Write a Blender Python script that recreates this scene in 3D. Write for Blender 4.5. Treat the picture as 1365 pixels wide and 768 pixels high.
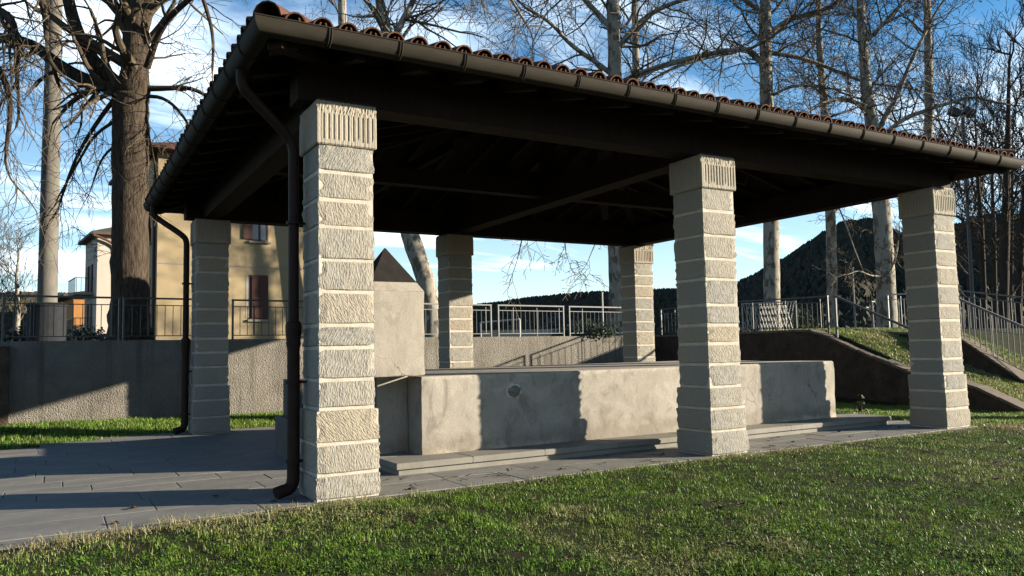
import bpy, math, random
import numpy as np
from mathutils import Vector, Matrix, Euler

random.seed(7)
RNG = np.random.default_rng(7)
for o in list(bpy.data.objects):
    bpy.data.objects.remove(o)
scene = bpy.context.scene
COL = scene.collection

# ------------------------------------------------------------------ camera
F_PX, PITCH, ROLL, YAW = 1049.44, 0.0773, -0.0206, 0.5268
CAM = Vector((-2.3242, -7.2899, 1.3154))
FW = Vector((math.sin(YAW)*math.cos(PITCH), math.cos(YAW)*math.cos(PITCH), math.sin(PITCH)))
R0 = Vector((math.cos(YAW), -math.sin(YAW), 0)); U0 = R0.cross(FW)
RT = R0*math.cos(ROLL) + U0*math.sin(ROLL)
UP = -R0*math.sin(ROLL) + U0*math.cos(ROLL)
cam = bpy.data.cameras.new('camera'); camo = bpy.data.objects.new('camera', cam); COL.objects.link(camo)
cam.sensor_width = 36; cam.lens = F_PX/1365*36; cam.clip_start = .05; cam.clip_end = 6000
M = Matrix(((RT.x, UP.x, -FW.x), (RT.y, UP.y, -FW.y), (RT.z, UP.z, -FW.z))).to_4x4()
M.translation = CAM
camo.matrix_world = M
scene.camera = camo

def at(u, v, depth):
    """world point seen at photograph pixel (u, v), 'depth' metres ahead of the camera"""
    return CAM + (FW + RT*((u-682.5)/F_PX) - UP*((v-384)/F_PX))*depth

# ------------------------------------------------------------------ light
SUN_AZ = math.radians(-29.3)          # direction towards the sun, from +x
SUN_EL = math.radians(13.2)
to_sun = Vector((math.cos(SUN_AZ)*math.cos(SUN_EL), math.sin(SUN_AZ)*math.cos(SUN_EL), math.sin(SUN_EL)))
sl = bpy.data.lights.new('sun', 'SUN'); slo = bpy.data.objects.new('sun', sl); COL.objects.link(slo)
sl.energy = 5.0; sl.angle = math.radians(.53); sl.color = (1.0, .87, .68)
slo.rotation_euler = to_sun.to_track_quat('Z', 'Y').to_euler(); slo.location = (20, -20, 30)

world = bpy.data.worlds.new('World'); scene.world = world; world.use_nodes = True
nt = world.node_tree; nt.nodes.clear()
def N(t, **kw):
    n = nt.nodes.new(t)
    for k, v in kw.items(): setattr(n, k, v)
    return n
sky = N('ShaderNodeTexSky', sky_type='NISHITA', sun_disc=False)
sky.sun_elevation = SUN_EL
sky.sun_rotation = math.radians(90) - SUN_AZ
sky.air_density = 1.0; sky.dust_density = .05; sky.ozone_density = 2.6; sky.altitude = 300
tc = N('ShaderNodeTexCoord')
sep = N('ShaderNodeSeparateXYZ'); nt.links.new(tc.outputs['Generated'], sep.inputs[0])
zz = N('ShaderNodeMath', operation='ADD'); zz.inputs[1].default_value = .16
zm = N('ShaderNodeMath', operation='MAXIMUM'); zm.inputs[1].default_value = 0.0
nt.links.new(sep.outputs['Z'], zm.inputs[0]); nt.links.new(zm.outputs[0], zz.inputs[0])
dx = N('ShaderNodeMath', operation='DIVIDE'); dy = N('ShaderNodeMath', operation='DIVIDE')
nt.links.new(sep.outputs['X'], dx.inputs[0]); nt.links.new(zz.outputs[0], dx.inputs[1])
nt.links.new(sep.outputs['Y'], dy.inputs[0]); nt.links.new(zz.outputs[0], dy.inputs[1])
cmb = N('ShaderNodeCombineXYZ'); nt.links.new(dx.outputs[0], cmb.inputs[0]); nt.links.new(dy.outputs[0], cmb.inputs[1])
mp = N('ShaderNodeMapping'); mp.inputs['Rotation'].default_value = (0, 0, math.radians(62)); mp.inputs['Scale'].default_value = (.55, 1.7, 1)
nt.links.new(cmb.outputs[0], mp.inputs[0])
n1 = N('ShaderNodeTexNoise'); n1.inputs['Scale'].default_value = 1.5; n1.inputs['Detail'].default_value = 9; n1.inputs['Roughness'].default_value = .58; n1.inputs['Distortion'].default_value = .5
nt.links.new(mp.outputs[0], n1.inputs['Vector'])
n2 = N('ShaderNodeTexNoise'); n2.inputs['Scale'].default_value = .45; n2.inputs['Detail'].default_value = 4
nt.links.new(cmb.outputs[0], n2.inputs['Vector'])
mul = N('ShaderNodeMath', operation='ADD'); nt.links.new(n1.outputs[0], mul.inputs[0])
m2 = N('ShaderNodeMath', operation='MULTIPLY'); m2.inputs[1].default_value = .6
nt.links.new(n2.outputs[0], m2.inputs[0]); nt.links.new(m2.outputs[0], mul.inputs[1])
cr = N('ShaderNodeMapRange'); cr.inputs['From Min'].default_value = .69; cr.inputs['From Max'].default_value = .96; cr.inputs['To Max'].default_value = .85
cr.interpolation_type = 'SMOOTHSTEP'
nt.links.new(mul.outputs[0], cr.inputs['Value'])
hsv = N('ShaderNodeHueSaturation'); hsv.inputs['Saturation'].default_value = 1.38; hsv.inputs['Value'].default_value = 1.0
nt.links.new(sky.outputs[0], hsv.inputs['Color'])
mix = N('ShaderNodeMix', data_type='RGBA'); mix.inputs['B'].default_value = (8.4, 9.8, 10.8, 1)
fade = N('ShaderNodeMapRange'); fade.inputs['From Min'].default_value = .36; fade.inputs['From Max'].default_value = .56; fade.inputs['To Min'].default_value = 1; fade.inputs['To Max'].default_value = .05
nt.links.new(zm.outputs[0], fade.inputs['Value'])
veil = N('ShaderNodeMapRange'); veil.inputs['From Min'].default_value = 0; veil.inputs['From Max'].default_value = .40; veil.inputs['To Min'].default_value = .38; veil.inputs['To Max'].default_value = .0
nt.links.new(zm.outputs[0], veil.inputs['Value'])
fm = N('ShaderNodeMath', operation='MULTIPLY'); nt.links.new(cr.outputs[0], fm.inputs[0]); nt.links.new(fade.outputs[0], fm.inputs[1])
fx = N('ShaderNodeMath', operation='MAXIMUM'); nt.links.new(fm.outputs[0], fx.inputs[0]); nt.links.new(veil.outputs[0], fx.inputs[1])
nt.links.new(fx.outputs[0], mix.inputs['Factor']); nt.links.new(hsv.outputs[0], mix.inputs['A'])
bg = N('ShaderNodeBackground'); bg.inputs['Strength'].default_value = .05
nt.links.new(mix.outputs['Result'], bg.inputs['Color'])
wo = N('ShaderNodeOutputWorld'); nt.links.new(bg.outputs[0], wo.inputs[0])

vs = scene.view_settings
vs.view_transform = 'Standard'; vs.look = 'None'; vs.exposure = 1.93; vs.gamma = 1; vs.use_curve_mapping = False

# ------------------------------------------------------------------ helpers
class MB:
    def __init__(s): s.v = []; s.f = []
    def add(s, vs_, fs_):
        b = len(s.v); s.v.extend([tuple(p) for p in vs_]); s.f.extend([tuple(i+b for i in f) for f in fs_])
    def box(s, x0, x1, y0, y1, z0, z1, mat=None):
        p = [(x, y, z) for z in (z0, z1) for x, y in ((x0, y0), (x1, y0), (x1, y1), (x0, y1))]
        if mat is not None: p = [mat @ Vector(q) for q in p]
        s.add(p, [(3, 2, 1, 0), (4, 5, 6, 7), (0, 1, 5, 4), (1, 2, 6, 5), (2, 3, 7, 6), (3, 0, 4, 7)])
    def beam(s, a, b, w, h, up=(0, 0, 1)):
        a = Vector(a); b = Vector(b); d = (b-a).normalized(); r = d.cross(Vector(up)).normalized(); u = r.cross(d)
        p = [q + r*sx*w/2 + u*sy*h/2 for q in (a, b) for sx, sy in ((-1, -1), (1, -1), (1, 1), (-1, 1))]
        s.add(p, [(0, 1, 2, 3), (7, 6, 5, 4), (0, 4, 5, 1), (1, 5, 6, 2), (2, 6, 7, 3), (3, 7, 4, 0)])
    def tube(s, pts, rad, n=8, cap=True):
        pts = [Vector(p) for p in pts]
        if not hasattr(rad, '__len__'): rad = [rad]*len(pts)
        b = len(s.v); ref = None
        for i, p in enumerate(pts):
            d = (pts[min(i+1, len(pts)-1)] - pts[max(i-1, 0)])
            if d.length < 1e-9: d = Vector((0, 0, 1))
            d.normalize()
            if ref is None:
                ref = d.orthogonal().normalized()
            ref = (ref - d*ref.dot(d))
            if ref.length < 1e-6: ref = d.orthogonal()
            ref.normalize(); q = d.cross(ref)
            for k in range(n):
                a = 2*math.pi*k/n
                w = p + (ref*math.cos(a) + q*math.sin(a))*rad[i]
                s.v.append((w.x, w.y, w.z))
        for i in range(len(pts)-1):
            for k in range(n):
                s.f.append((b+i*n+k, b+i*n+(k+1) % n, b+(i+1)*n+(k+1) % n, b+(i+1)*n+k))
        if cap:
            s.f.append(tuple(b+k for k in range(n))[::-1]); m = b+(len(pts)-1)*n
            s.f.append(tuple(m+k for k in range(n)))
    def mesh(s, name, smooth=False):
        me = bpy.data.meshes.new(name); me.from_pydata(s.v, [], s.f); me.update()
        if smooth:
            me.polygons.foreach_set('use_smooth', [True]*len(me.polygons))
            try: me.set_sharp_from_angle(angle=math.radians(38))
            except Exception: pass
        return me
    def build(s, name, mat, parent=None, smooth=False):
        return link(name, s.mesh(name, smooth), mat, parent)

def link(name, me, mat, parent=None):
    if mat is not None and not me.materials: me.materials.append(mat)
    o = bpy.data.objects.new(name, me); COL.objects.link(o)
    if parent is not None: o.parent = parent
    return o
def tag(o, label=None, cat=None, group=None, kind=None):
    if label: o['label'] = label
    if cat: o['category'] = cat
    if group: o['group'] = group
    if kind: o['kind'] = kind
    return o
def empty(name, loc=(0, 0, 0), rz=0):
    o = bpy.data.objects.new(name, None); COL.objects.link(o); o.location = loc; o.rotation_euler = (0, 0, rz); return o

def ring_solid(wx, wy, zs, k, off, bulge=None):
    """closed block built from rings; off(side, t, level) pushes the skin out"""
    mb = MB(); nrm = [(0, -1), (1, 0), (0, 1), (-1, 0)]
    cor = [(-wx/2, -wy/2), (wx/2, -wy/2), (wx/2, wy/2), (-wx/2, wy/2)]
    for li, z in enumerate(zs):
        for sd in range(4):
            c0, c1 = cor[sd], cor[(sd+1) % 4]
            for i in range(k):
                t = i/k; o = off(sd, t, li)
                n = nrm[sd]
                if i == 0:
                    n2_ = nrm[(sd-1) % 4]; n = (n[0]+n2_[0], n[1]+n2_[1])
                mb.v.append((c0[0]+(c1[0]-c0[0])*t+n[0]*o, c0[1]+(c1[1]-c0[1])*t+n[1]*o, z))
    m = 4*k
    for li in range(len(zs)-1):
        for i in range(m):
            mb.f.append((li*m+i, li*m+(i+1) % m, (li+1)*m+(i+1) % m, (li+1)*m+i))
    mb.f.append(tuple(range(m))[::-1]); b = (len(zs)-1)*m; mb.f.append(tuple(range(b, b+m)))
    return mb

# value noise for geometry
_P = np.random.default_rng(3).random((256, 256))
def vn(x, y):
    x = np.asarray(x, float); y = np.asarray(y, float)
    xi = np.floor(x).astype(int); yi = np.floor(y).astype(int); fx = x-xi; fy = y-yi
    fx = fx*fx*(3-2*fx); fy = fy*fy*(3-2*fy)
    g = lambda a, b: _P[a % 256, b % 256]
    return (g(xi, yi)*(1-fx)+g(xi+1, yi)*fx)*(1-fy)+(g(xi, yi+1)*(1-fx)+g(xi+1, yi+1)*fx)*fy
def fbm(x, y, o=4):
    r = 0; a = .5; s = 1.
    for i in range(o):
        r = r+a*vn(np.asarray(x)*s+17.3*i, np.asarray(y)*s+5.1*i); a *= .5; s *= 2.03
    return r

# ------------------------------------------------------------------ materials
ALB = .41      # overall reflectance level (the picture is exposed to match)
class Mat:
    def __init__(s, name, rough=.85, spec=.3, alb=None):
        s.alb = ALB if alb is None else alb
        s.m = bpy.data.materials.new(name); s.m.use_nodes = True; s.t = s.m.node_tree
        s.b = s.t.nodes['Principled BSDF']; s.b.inputs['Roughness'].default_value = rough
        s.b.inputs['Specular IOR Level'].default_value = spec
        s.co = s.t.nodes.new('ShaderNodeTexCoord')
    def n(s, t, **kw):
        q = s.t.nodes.new(t)
        for k, v in kw.items(): setattr(q, k, v)
        return q
    def l(s, a, b): s.t.links.new(a, b)
    def map(s, scale=(1, 1, 1), rot=(0, 0, 0), src='Object', loc=(0, 0, 0)):
        q = s.n('ShaderNodeMapping'); q.inputs['Scale'].default_value = scale; q.inputs['Rotation'].default_value = rot; q.inputs['Location'].default_value = loc
        s.l(s.co.outputs[src], q.inputs[0]); return q.outputs[0]
    def noise(s, vec, scale, detail=4, rough=.55, dist=0):
        q = s.n('ShaderNodeTexNoise'); q.inputs['Scale'].default_value = scale; q.inputs['Detail'].default_value = detail
        q.inputs['Roughness'].default_value = rough; q.inputs['Distortion'].default_value = dist
        if vec is not None: s.l(vec, q.inputs['Vector'])
        return q.outputs[0]
    def ramp(s, fac, stops):
        q = s.n('ShaderNodeValToRGB'); e = q.color_ramp.elements
        while len(e) < len(stops): e.new(.5)
        for el, (p, c) in zip(e, stops): el.position = p; el.color = (*c, 1)
        s.l(fac, q.inputs[0]); return q.outputs[0]
    def rng(s, fac, a, b, c=0, d=1):
        q = s.n('ShaderNodeMapRange'); q.inputs[1].default_value = a; q.inputs[2].default_value = b; q.inputs[3].default_value = c; q.inputs[4].default_value = d
        s.l(fac, q.inputs[0]); return q.outputs[0]
    def mix(s, fac, a, b, mode='MIX'):
        q = s.n('ShaderNodeMix', data_type='RGBA', blend_type=mode)
        for x, nm in ((fac, 'Factor'), (a, 'A'), (b, 'B')):
            if isinstance(x, tuple): q.inputs[nm].default_value = (*x, 1)
            elif isinstance(x, (int, float)): q.inputs[nm].default_value = x
            else: s.l(x, q.inputs[nm])
        return q.outputs['Result']
    def math(s, op, a, b):
        q = s.n('ShaderNodeMath', operation=op)
        for i, x in enumerate((a, b)):
            if isinstance(x, (int, float)): q.inputs[i].default_value = x
            else: s.l(x, q.inputs[i])
        return q.outputs[0]
    def rnd(s): return s.n('ShaderNodeObjectInfo').outputs['Random']
    def col(s, c):
        if isinstance(c, tuple): s.b.inputs['Base Color'].default_value = (*[x*s.alb for x in c], 1)
        else: s.l(s.mix(1.0, c, (s.alb,)*3, 'MULTIPLY'), s.b.inputs['Base Color'])
    def bump(s, h, strength=.5, dist=.01):
        q = s.n('ShaderNodeBump'); q.inputs['Strength'].default_value = strength; q.inputs['Distance'].default_value = dist
        s.l(h, q.inputs['Height']); s.l(q.outputs[0], s.b.inputs['Normal'])

def m_stone(name, lo, mid, hi, chisel=1.0):
    m = Mat(name, .92, .15, .51)
    r = m.rnd()
    base = m.ramp(r, [(0, lo), (.5, mid), (1, hi)])
    vec = m.map((1, 1, 1))
    big = m.noise(vec, 3.5, 5, .6)
    c = m.mix(m.rng(big, .4, .8), base, m.mix(.35, base, (.52, .45, .34)))
    fine = m.noise(vec, 45, 3)
    c = m.mix(m.rng(fine, .3, .7, .0, .35), c, m.mix(.5, c, (.12, .11, .09)))
    m.col(c)
    # tool marks: short slanting strokes, turned differently on each stone
    mp_ = m.n('ShaderNodeMapping'); cb = m.n('ShaderNodeCombineXYZ')
    m.l(m.rng(r, 0, 1, -.75, .75), cb.inputs['Y']); m.l(m.co.outputs['Object'], mp_.inputs[0]); m.l(cb.outputs[0], mp_.inputs['Rotation'])
    mp2 = m.n('ShaderNodeMapping'); mp2.inputs['Scale'].default_value = (80, 80, 26); m.l(mp_.outputs[0], mp2.inputs[0])
    cb2 = m.n('ShaderNodeCombineXYZ'); m.l(m.math('MULTIPLY', r, 37.), cb2.inputs['X']); m.l(cb2.outputs[0], mp2.inputs['Location'])
    marks = m.rng(m.noise(mp2.outputs[0], 1.0, 2, .5, .3), .38, .62)
    h = m.math('ADD', m.math('MULTIPLY', marks, .75*chisel), m.math('MULTIPLY', m.noise(vec, 16, 4), .7))
    m.bump(h, .75, .009)
    return m.m
STONE = m_stone('sandstone', (.385, .38, .35), (.42, .405, .36), (.46, .41, .325))
STONE_FLAT = m_stone('dressed_sandstone', (.45, .42, .35), (.47, .43, .36), (.48, .42, .33), .25)

def m_mortar():
    m = Mat('lime_mortar', .95, .1, .58); v = m.map()
    m.col(m.ramp(m.noise(v, 9, 5), [(.3, (.50, .46, .38)), (.7, (.66, .61, .52))])); m.bump(m.noise(v, 60, 4), .6, .006); return m.m
MORTAR = m_mortar()

def m_plaster(name, a, b, c, grime=(.2, .18, .15), damp=True, alb=.48):
    m = Mat(name, .9, .2, alb); v = m.map()
    base = m.ramp(m.noise(v, 1.5, 7, .66, .9), [(.30, a), (.5, b), (.68, c)])
    sp = m.noise(m.map((1, 1, .4)), 3.6, 7, .72, 1.4)
    base = m.mix(m.rng(sp, .53, .66, 0, .6), base, grime)
    # patches where the skim coat has come away, and later repairs
    base = m.mix(m.rng(m.noise(v, 1.9, 6, .62, 1.1), .595, .635, 0, .38), base, (.64, .59, .50))
    base = m.mix(m.rng(m.noise(m.map((1, 1, 1), loc=(3, 1, 7)), 2.6, 6, .6, .8), .60, .65, 0, .32), base, (.27, .245, .21))
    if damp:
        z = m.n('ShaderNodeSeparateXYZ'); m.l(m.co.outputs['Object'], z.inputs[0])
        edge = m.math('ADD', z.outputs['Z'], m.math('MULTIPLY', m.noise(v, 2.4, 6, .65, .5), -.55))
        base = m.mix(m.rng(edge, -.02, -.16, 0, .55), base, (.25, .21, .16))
        base = m.mix(m.rng(m.math('ADD', z.outputs['Z'], m.math('MULTIPLY', m.noise(v, 5.5, 5, .6, .6), .30)), 1.0, 1.035, 0, .6), base, (.62, .57, .49))
        sal = m.math('MULTIPLY', m.rng(m.math('ADD', z.outputs['Z'], m.math('MULTIPLY', m.noise(v, 6.1, 7, .7, 1.2), -.42)), -.12, -.20, 0, .8), m.rng(m.noise(m.map((1, 1, 0), loc=(2, 9, 0)), 1.3, 3), .50, .62, 0, 1))
        base = m.mix(sal, base, (.66, .59, .47))
    cr_ = m.n('ShaderNodeTexVoronoi'); cr_.feature = 'DISTANCE_TO_EDGE'; cr_.inputs['Scale'].default_value = 1.1
    dv = m.n('ShaderNodeMix', data_type='VECTOR'); dv.inputs['Factor'].default_value = .35
    nz = m.n('ShaderNodeTexNoise'); nz.inputs['Scale'].default_value = 3; nz.inputs['Detail'].default_value = 6; m.l(v, nz.inputs['Vector'])
    m.l(v, dv.inputs['A']); m.l(nz.outputs['Color'], dv.inputs['B']); m.l(dv.outputs['Result'], cr_.inputs['Vector'])
    crack = m.math('MULTIPLY', m.rng(cr_.outputs['Distance'], .0, .006, 1, 0), m.rng(m.noise(v, .9, 2), .52, .6, 0, 1))
    base = m.mix(m.math('MULTIPLY', crack, .75), base, (.10, .09, .075))
    base = m.mix(m.rng(m.noise(v, 55, 3), .35, .75, 0, .28), base, (.22, .2, .17))
    m.col(base); m.bump(m.math('ADD', m.noise(v, 7, 6), m.math('MULTIPLY', m.noise(v, 70, 3), .35)), .5, .014); return m.m
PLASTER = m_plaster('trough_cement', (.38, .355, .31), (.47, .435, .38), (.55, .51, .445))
PLASTER_BLOCK = m_plaster('fountain_cement', (.44, .41, .35), (.50, .46, .40), (.55, .51, .45), (.38, .34, .28), False, .47)

def m_roughcast():
    m = Mat('roughcast_render', .95, .15); v = m.map()
    base = m.ramp(m.noise(v, 1.1, 6, .65, .4), [(.25, (.23, .21, .18)), (.5, (.38, .355, .31)), (.75, (.48, .45, .40))])
    streak = m.noise(m.map((7, 7, .35)), 1.0, 4, .6)
    base = m.mix(m.rng(streak, .52, .72, 0, .6), base, (.13, .12, .10))
    peb = m.n('ShaderNodeTexVoronoi'); peb.inputs['Scale'].default_value = 42; m.l(v, peb.inputs['Vector'])
    fn = m.noise(v, 38, 4, .65)
    base = m.mix(m.rng(fn, .35, .7, .35, 0), base, (.1, .09, .08)); m.col(base)
    m.bump(m.math('ADD', fn, m.math('MULTIPLY', peb.outputs['Distance'], -.8)), 1.0, .03); return m.m
ROUGHCAST = m_roughcast()

def m_simple(name, a, b, scale=6, rough=.8, bump=.3, dist=.01, spec=.3, src_scale=(1, 1, 1), rndmix=0., metal=0., alb=None):
    m = Mat(name, rough, spec, alb); v = m.map(src_scale); nz = m.noise(v, scale, 5, .6)
    c = m.mix(m.rng(nz, .3, .7), a, b)
    if rndmix: c = m.mix(m.rng(m.rnd(), 0, 1, 0, rndmix), c, tuple(x*.45 for x in a))
    m.col(c); m.b.inputs['Metallic'].default_value = metal
    if bump: m.bump(m.noise(v, scale*4, 4), bump, dist)
    return m.m
FLAG = m_simple('grey_flagstone', (.165, .163, .157), (.265, .257, .235), 2.2, .75, .5, .006, .35, rndmix=.2, alb=.60)
STEP = m_simple('step_stone', (.30, .285, .25), (.40, .38, .33), 4.0, .8, .4, .006, rndmix=.2)
BED = m_simple('joint_sand', (.085, .08, .07), (.15, .14, .12), 30, .95, .5, .01)
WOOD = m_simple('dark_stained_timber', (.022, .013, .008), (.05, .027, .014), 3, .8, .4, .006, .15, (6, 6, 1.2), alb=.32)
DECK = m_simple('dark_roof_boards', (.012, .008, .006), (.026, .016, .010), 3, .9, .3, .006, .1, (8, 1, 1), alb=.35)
TERRA = m_simple('terracotta', (.25, .105, .06), (.15, .085, .06), 8, .9, .4, .006, .15, rndmix=.7)
GUT = m_simple('weathered_gutter', (.075, .066, .050), (.11, .095, .072), 5, .7, .12, .004, .06, (1, 1, 3), alb=.24)
PIPE = m_simple('brown_painted_downpipe', (.055, .028, .022), (.085, .045, .034), 8, .6, .1, .003, .12, alb=.3)
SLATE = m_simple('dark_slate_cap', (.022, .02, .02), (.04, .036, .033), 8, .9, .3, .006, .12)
RAIL = m_simple('galvanised_rail', (.22, .23, .235), (.33, .34, .345), 12, .6, .1, .002, .2, alb=.42)
RAIL_DARK = m_simple('dark_painted_rail', (.045, .048, .05), (.08, .082, .085), 12, .5, .1, .002, .5)
RAIL_WHITE = m_simple('pale_painted_rail', (.6, .6, .58), (.7, .7, .68), 12, .5, .1, .002, .4)
CONCRETE = m_simple('pole_concrete', (.20, .185, .165), (.34, .32, .285), 3.5, .9, .5, .012, .2, (1, 1, .6), alb=.33)
SHADECEM = m_simple('shade_toned_cement', (.16, .15, .135), (.24, .225, .20), 6, .9, .4, .01, .15)  # cement darkened so the stepped block's shade sits in its colour
DRUM = m_simple('dark_drum_paint', (.03, .035, .045), (.05, .055, .065), 8, .8, .2, .01, .1, alb=.35)
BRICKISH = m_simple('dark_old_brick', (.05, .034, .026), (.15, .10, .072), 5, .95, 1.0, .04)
COPING = m_simple('worn_coping', (.19, .145, .105), (.32, .26, .20), 7, .92, .6, .012, rndmix=.5)
CREAM = m_simple('cream_render', (.50, .395, .235), (.55, .44, .27), 1.2, .9, .15, .006)
WHITE_RENDER = m_simple('white_render', (.66, .58, .50), (.72, .65, .57), 1.2, .9, .15, .006)
PINK_RENDER = m_simple('dull_pink_render', (.40, .35, .30), (.46, .40, .34), 1.2, .9, .15, .006)  # duller render tone for string course and balconies
ORANGE = m_simple('orange_render', (.50, .22, .06), (.58, .28, .09), 1.2, .9, .15, .006)
SHUTTER = m_simple('brown_shutter', (.10, .032, .022), (.14, .045, .03), 10, .6, .15, .004)
GLASS = m_simple('window_glass', (.06, .07, .08), (.10, .12, .14), 2, .08, 0, .001, .6)
STONE_SILL = m_simple('window_sill_stone', (.40, .37, .32), (.47, .44, .38), 8, .85, .2)
SOFFIT = m_simple('eave_soffit', (.10, .075, .055), (.14, .105, .08), 5, .8, .2)
BLACKMETAL = m_simple('black_metal', (.02, .02, .022), (.03, .03, .033), 8, .5, .1)
LAMPGLASS = m_simple('lamp_glass', (.35, .38, .4), (.4, .42, .45), 3, .15, 0, .001, .6)

def m_bark(name, cols, scale, stretch, bump, dist, patches=False, alb=None):
    m = Mat(name, .95, .12, alb); v = m.map((1, 1, stretch))
    nz = m.noise(v, scale, 6, .65, .4)
    c = m.ramp(nz, [(.32, cols[0]), (.5, cols[1]), (.68, cols[2])])
    if patches:
        c = m.mix(m.rng(m.noise(m.map((1, 1, .5)), 5.5, 4, .6, .5), .50, .56, 0, .85), c, cols[3])
    m.col(c); m.bump(m.noise(v, scale*1.6, 5, .6), bump, dist); return m.m
LIMEBARK = m_bark('ridged_brown_bark', [(.06, .045, .033), (.15, .115, .085), (.25, .20, .15)], 19, .20, 1.0, .045, alb=.27)
LIMETWIG = m_bark('brown_twig_bark', [(.10, .08, .055), (.17, .135, .095), (.24, .20, .14)], 9, .4, .4, .01, alb=.34)
PLANEBARK = m_bark('plane_bark', [(.40, .37, .31), (.50, .46, .39), (.58, .54, .47), (.17, .14, .105)], 5, .5, .4, .015, True)
PLANETWIG = m_bark('plane_twig_bark', [(.16, .13, .10), (.26, .22, .17), (.36, .31, .25)], 7, .5, .3, .01, alb=.32)
DARKBARK = m_bark('dark_bark', [(.045, .036, .03), (.08, .064, .05), (.12, .098, .08)], 7, .4, .5, .02)
DARKTWIG = m_bark('dark_twig_bark', [(.06, .05, .04), (.10, .08, .062), (.14, .115, .09)], 7, .4, .3, .01)
SEED = m_simple('dry_leaf_and_seed', (.10, .055, .03), (.17, .10, .055), 9, .9, 0)

def m_attr(name, rough, spec, trans=0.):
    m = Mat(name, rough, spec); a = m.n('ShaderNodeAttribute'); a.attribute_name = 'tint'
    m.l(a.outputs['Color'], m.b.inputs['Base Color'])
    if trans:
        tr = m.n('ShaderNodeBsdfTranslucent'); m.l(a.outputs['Color'], tr.inputs['Color'])
        ms = m.n('ShaderNodeMixShader'); ms.inputs[0].default_value = trans
        m.l(m.b.outputs[0], ms.inputs[1]); m.l(tr.outputs[0], ms.inputs[2])
        out = m.t.nodes['Material Output']; m.l(ms.outputs[0], out.inputs[0])
    return m.m
GRASSM = m_attr('grass_blades', .5, .35, .3)
LEAFM = m_attr('low_leaves', .36, .4, .25)
def m_soil():
    m = Mat('lawn_soil', .95, .1); v = m.map()
    c = m.ramp(m.noise(v, 2.2, 6, .65), [(.3, (.025, .042, .012)), (.55, (.045, .055, .02)), (.75, (.09, .07, .04))])
    m.col(c); m.bump(m.noise(v, 40, 5, .7), .9, .03); return m.m
SOIL = m_soil()
TERRACE = m_simple('terrace_gravel_grass', (.075, .12, .03), (.14, .15, .06), 2.2, .95, .7, .03)
HILLM = m_simple('wooded_hillside', (.022, .026, .018), (.045, .042, .030), .05, .95, 0)
HILLTREE = m_simple('hillside_trees', (.035, .040, .022), (.065, .058, .036), .04, .95, 0)
FIELD = m_simple('far_field', (.05, .06, .03), (.08, .075, .045), .02, .95, 0)

# ------------------------------------------------------------------ key sizes
LX, LY, H = 4.7375, 7.166, 3.645
WS, WC, WB = .524, .585, .585
HCAP, HPL = .413, .81
OV = .99; ZE = 4.04                # gutter lip: overhang and height
WALL_A = .1016; WALL_C = 10.13      # back wall line y = C + A x
WALL_TOP = 1.645
def wall_y(x): return WALL_C + WALL_A*x
SX = 13.5                          # side wall

# ------------------------------------------------------------------ ground
def pav_front(x): return np.where(x > -.6, -.36, -.36 - .14*np.minimum(-x-.6, 3))
def gz(x, y):
    x = np.asarray(x, float); y = np.asarray(y, float)
    bumps = (fbm(x*.55, y*.55, 3)-.45)*.07 + (fbm(x*2.2+9, y*2.2, 2)-.37)*.035
    front = -.015 - .028*np.maximum(0, -y-1.0) + bumps*np.clip((-y-.3)/1.0, .5, 1) + .05*np.clip(fbm(x*1.6+2, y*1.6+4, 3)-.36, 0, 1)*np.clip((-y-.3)/.3, 0, 1)
    left = .03*np.clip((-x-1)/3, 0, 1)*np.clip((-y-.3)/1.0, 0, 1)
    bt = np.clip((y-7.45)/2.3, 0, 1); bt = bt*bt*(3-2*bt)
    back = bt*(.06 + .05*np.clip((1-x)/2, 0, 1.8) - .06*np.clip((x-3)/5, 0, 1)) + bumps*.4*bt
    rt = np.clip((x-10)/3, 0, 1)*(-.08)
    z = np.where(y < 2, front+left, -.02+back) + rt
    return z
def inpave(x, y):
    a = (x > -7) & (x < 9.93) & (y > pav_front(x)) & (y < np.where(x > -.6, 7.5, 7.5+.38*np.minimum(x+.6, 0)))
    return a
def sheet(name, xs, ys, fz, mat, kind='structure'):
    X, Y = np.meshgrid(xs, ys); Z = fz(X, Y); nx, ny = len(xs), len(ys)
    me = bpy.data.meshes.new(name)
    co = np.stack([X, Y, Z], -1).reshape(-1, 3)
    i = np.arange(nx*ny).reshape(ny, nx)
    f = np.stack([i[:-1, :-1], i[:-1, 1:], i[1:, 1:], i[1:, :-1]], -1).reshape(-1, 4)
    me.from_pydata(co.tolist(), [], f.tolist()); me.polygons.foreach_set('use_smooth', [True]*len(f)); me.update()
    return tag(link(name, me, mat), kind=kind)
big = MB(); big.add([(-3000, -3000, -.9), (3000, -3000, -.9), (3000, 3000, -.9), (-3000, 3000, -.9)], [(0, 1, 2, 3)])
tag(big.build('ground', FIELD), kind='structure')
def lawn_z(x, y):
    z = gz(x, y); return np.where(inpave(x, y), -.09, z)
xs = np.concatenate([np.arange(-40, -8, 2.), np.arange(-8, 13.51, .12), np.arange(13.7, 16.05, .4), np.arange(18, 60, 3.)])
ys = np.concatenate([np.arange(-60, -8, 3.), np.arange(-8, 12.6, .12)])
def bank_z(y): return np.interp(y, [.3, 1.0, 3.0, 5.0, 5.7, 6.5], [-.35, -.02, .60, 1.46, 1.625, 1.635])
def lawn_all(x, y):
    z = lawn_z(x, y)
    # grassed bank behind the stair wall
    z = np.where((x > SX+.15), bank_z(y), z)
    z = np.where((x <= SX+.15) & (y > wall_y(x)+.15), -.3, z)
    return z
sheet('lawn', xs, ys, lawn_all, SOIL)
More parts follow.
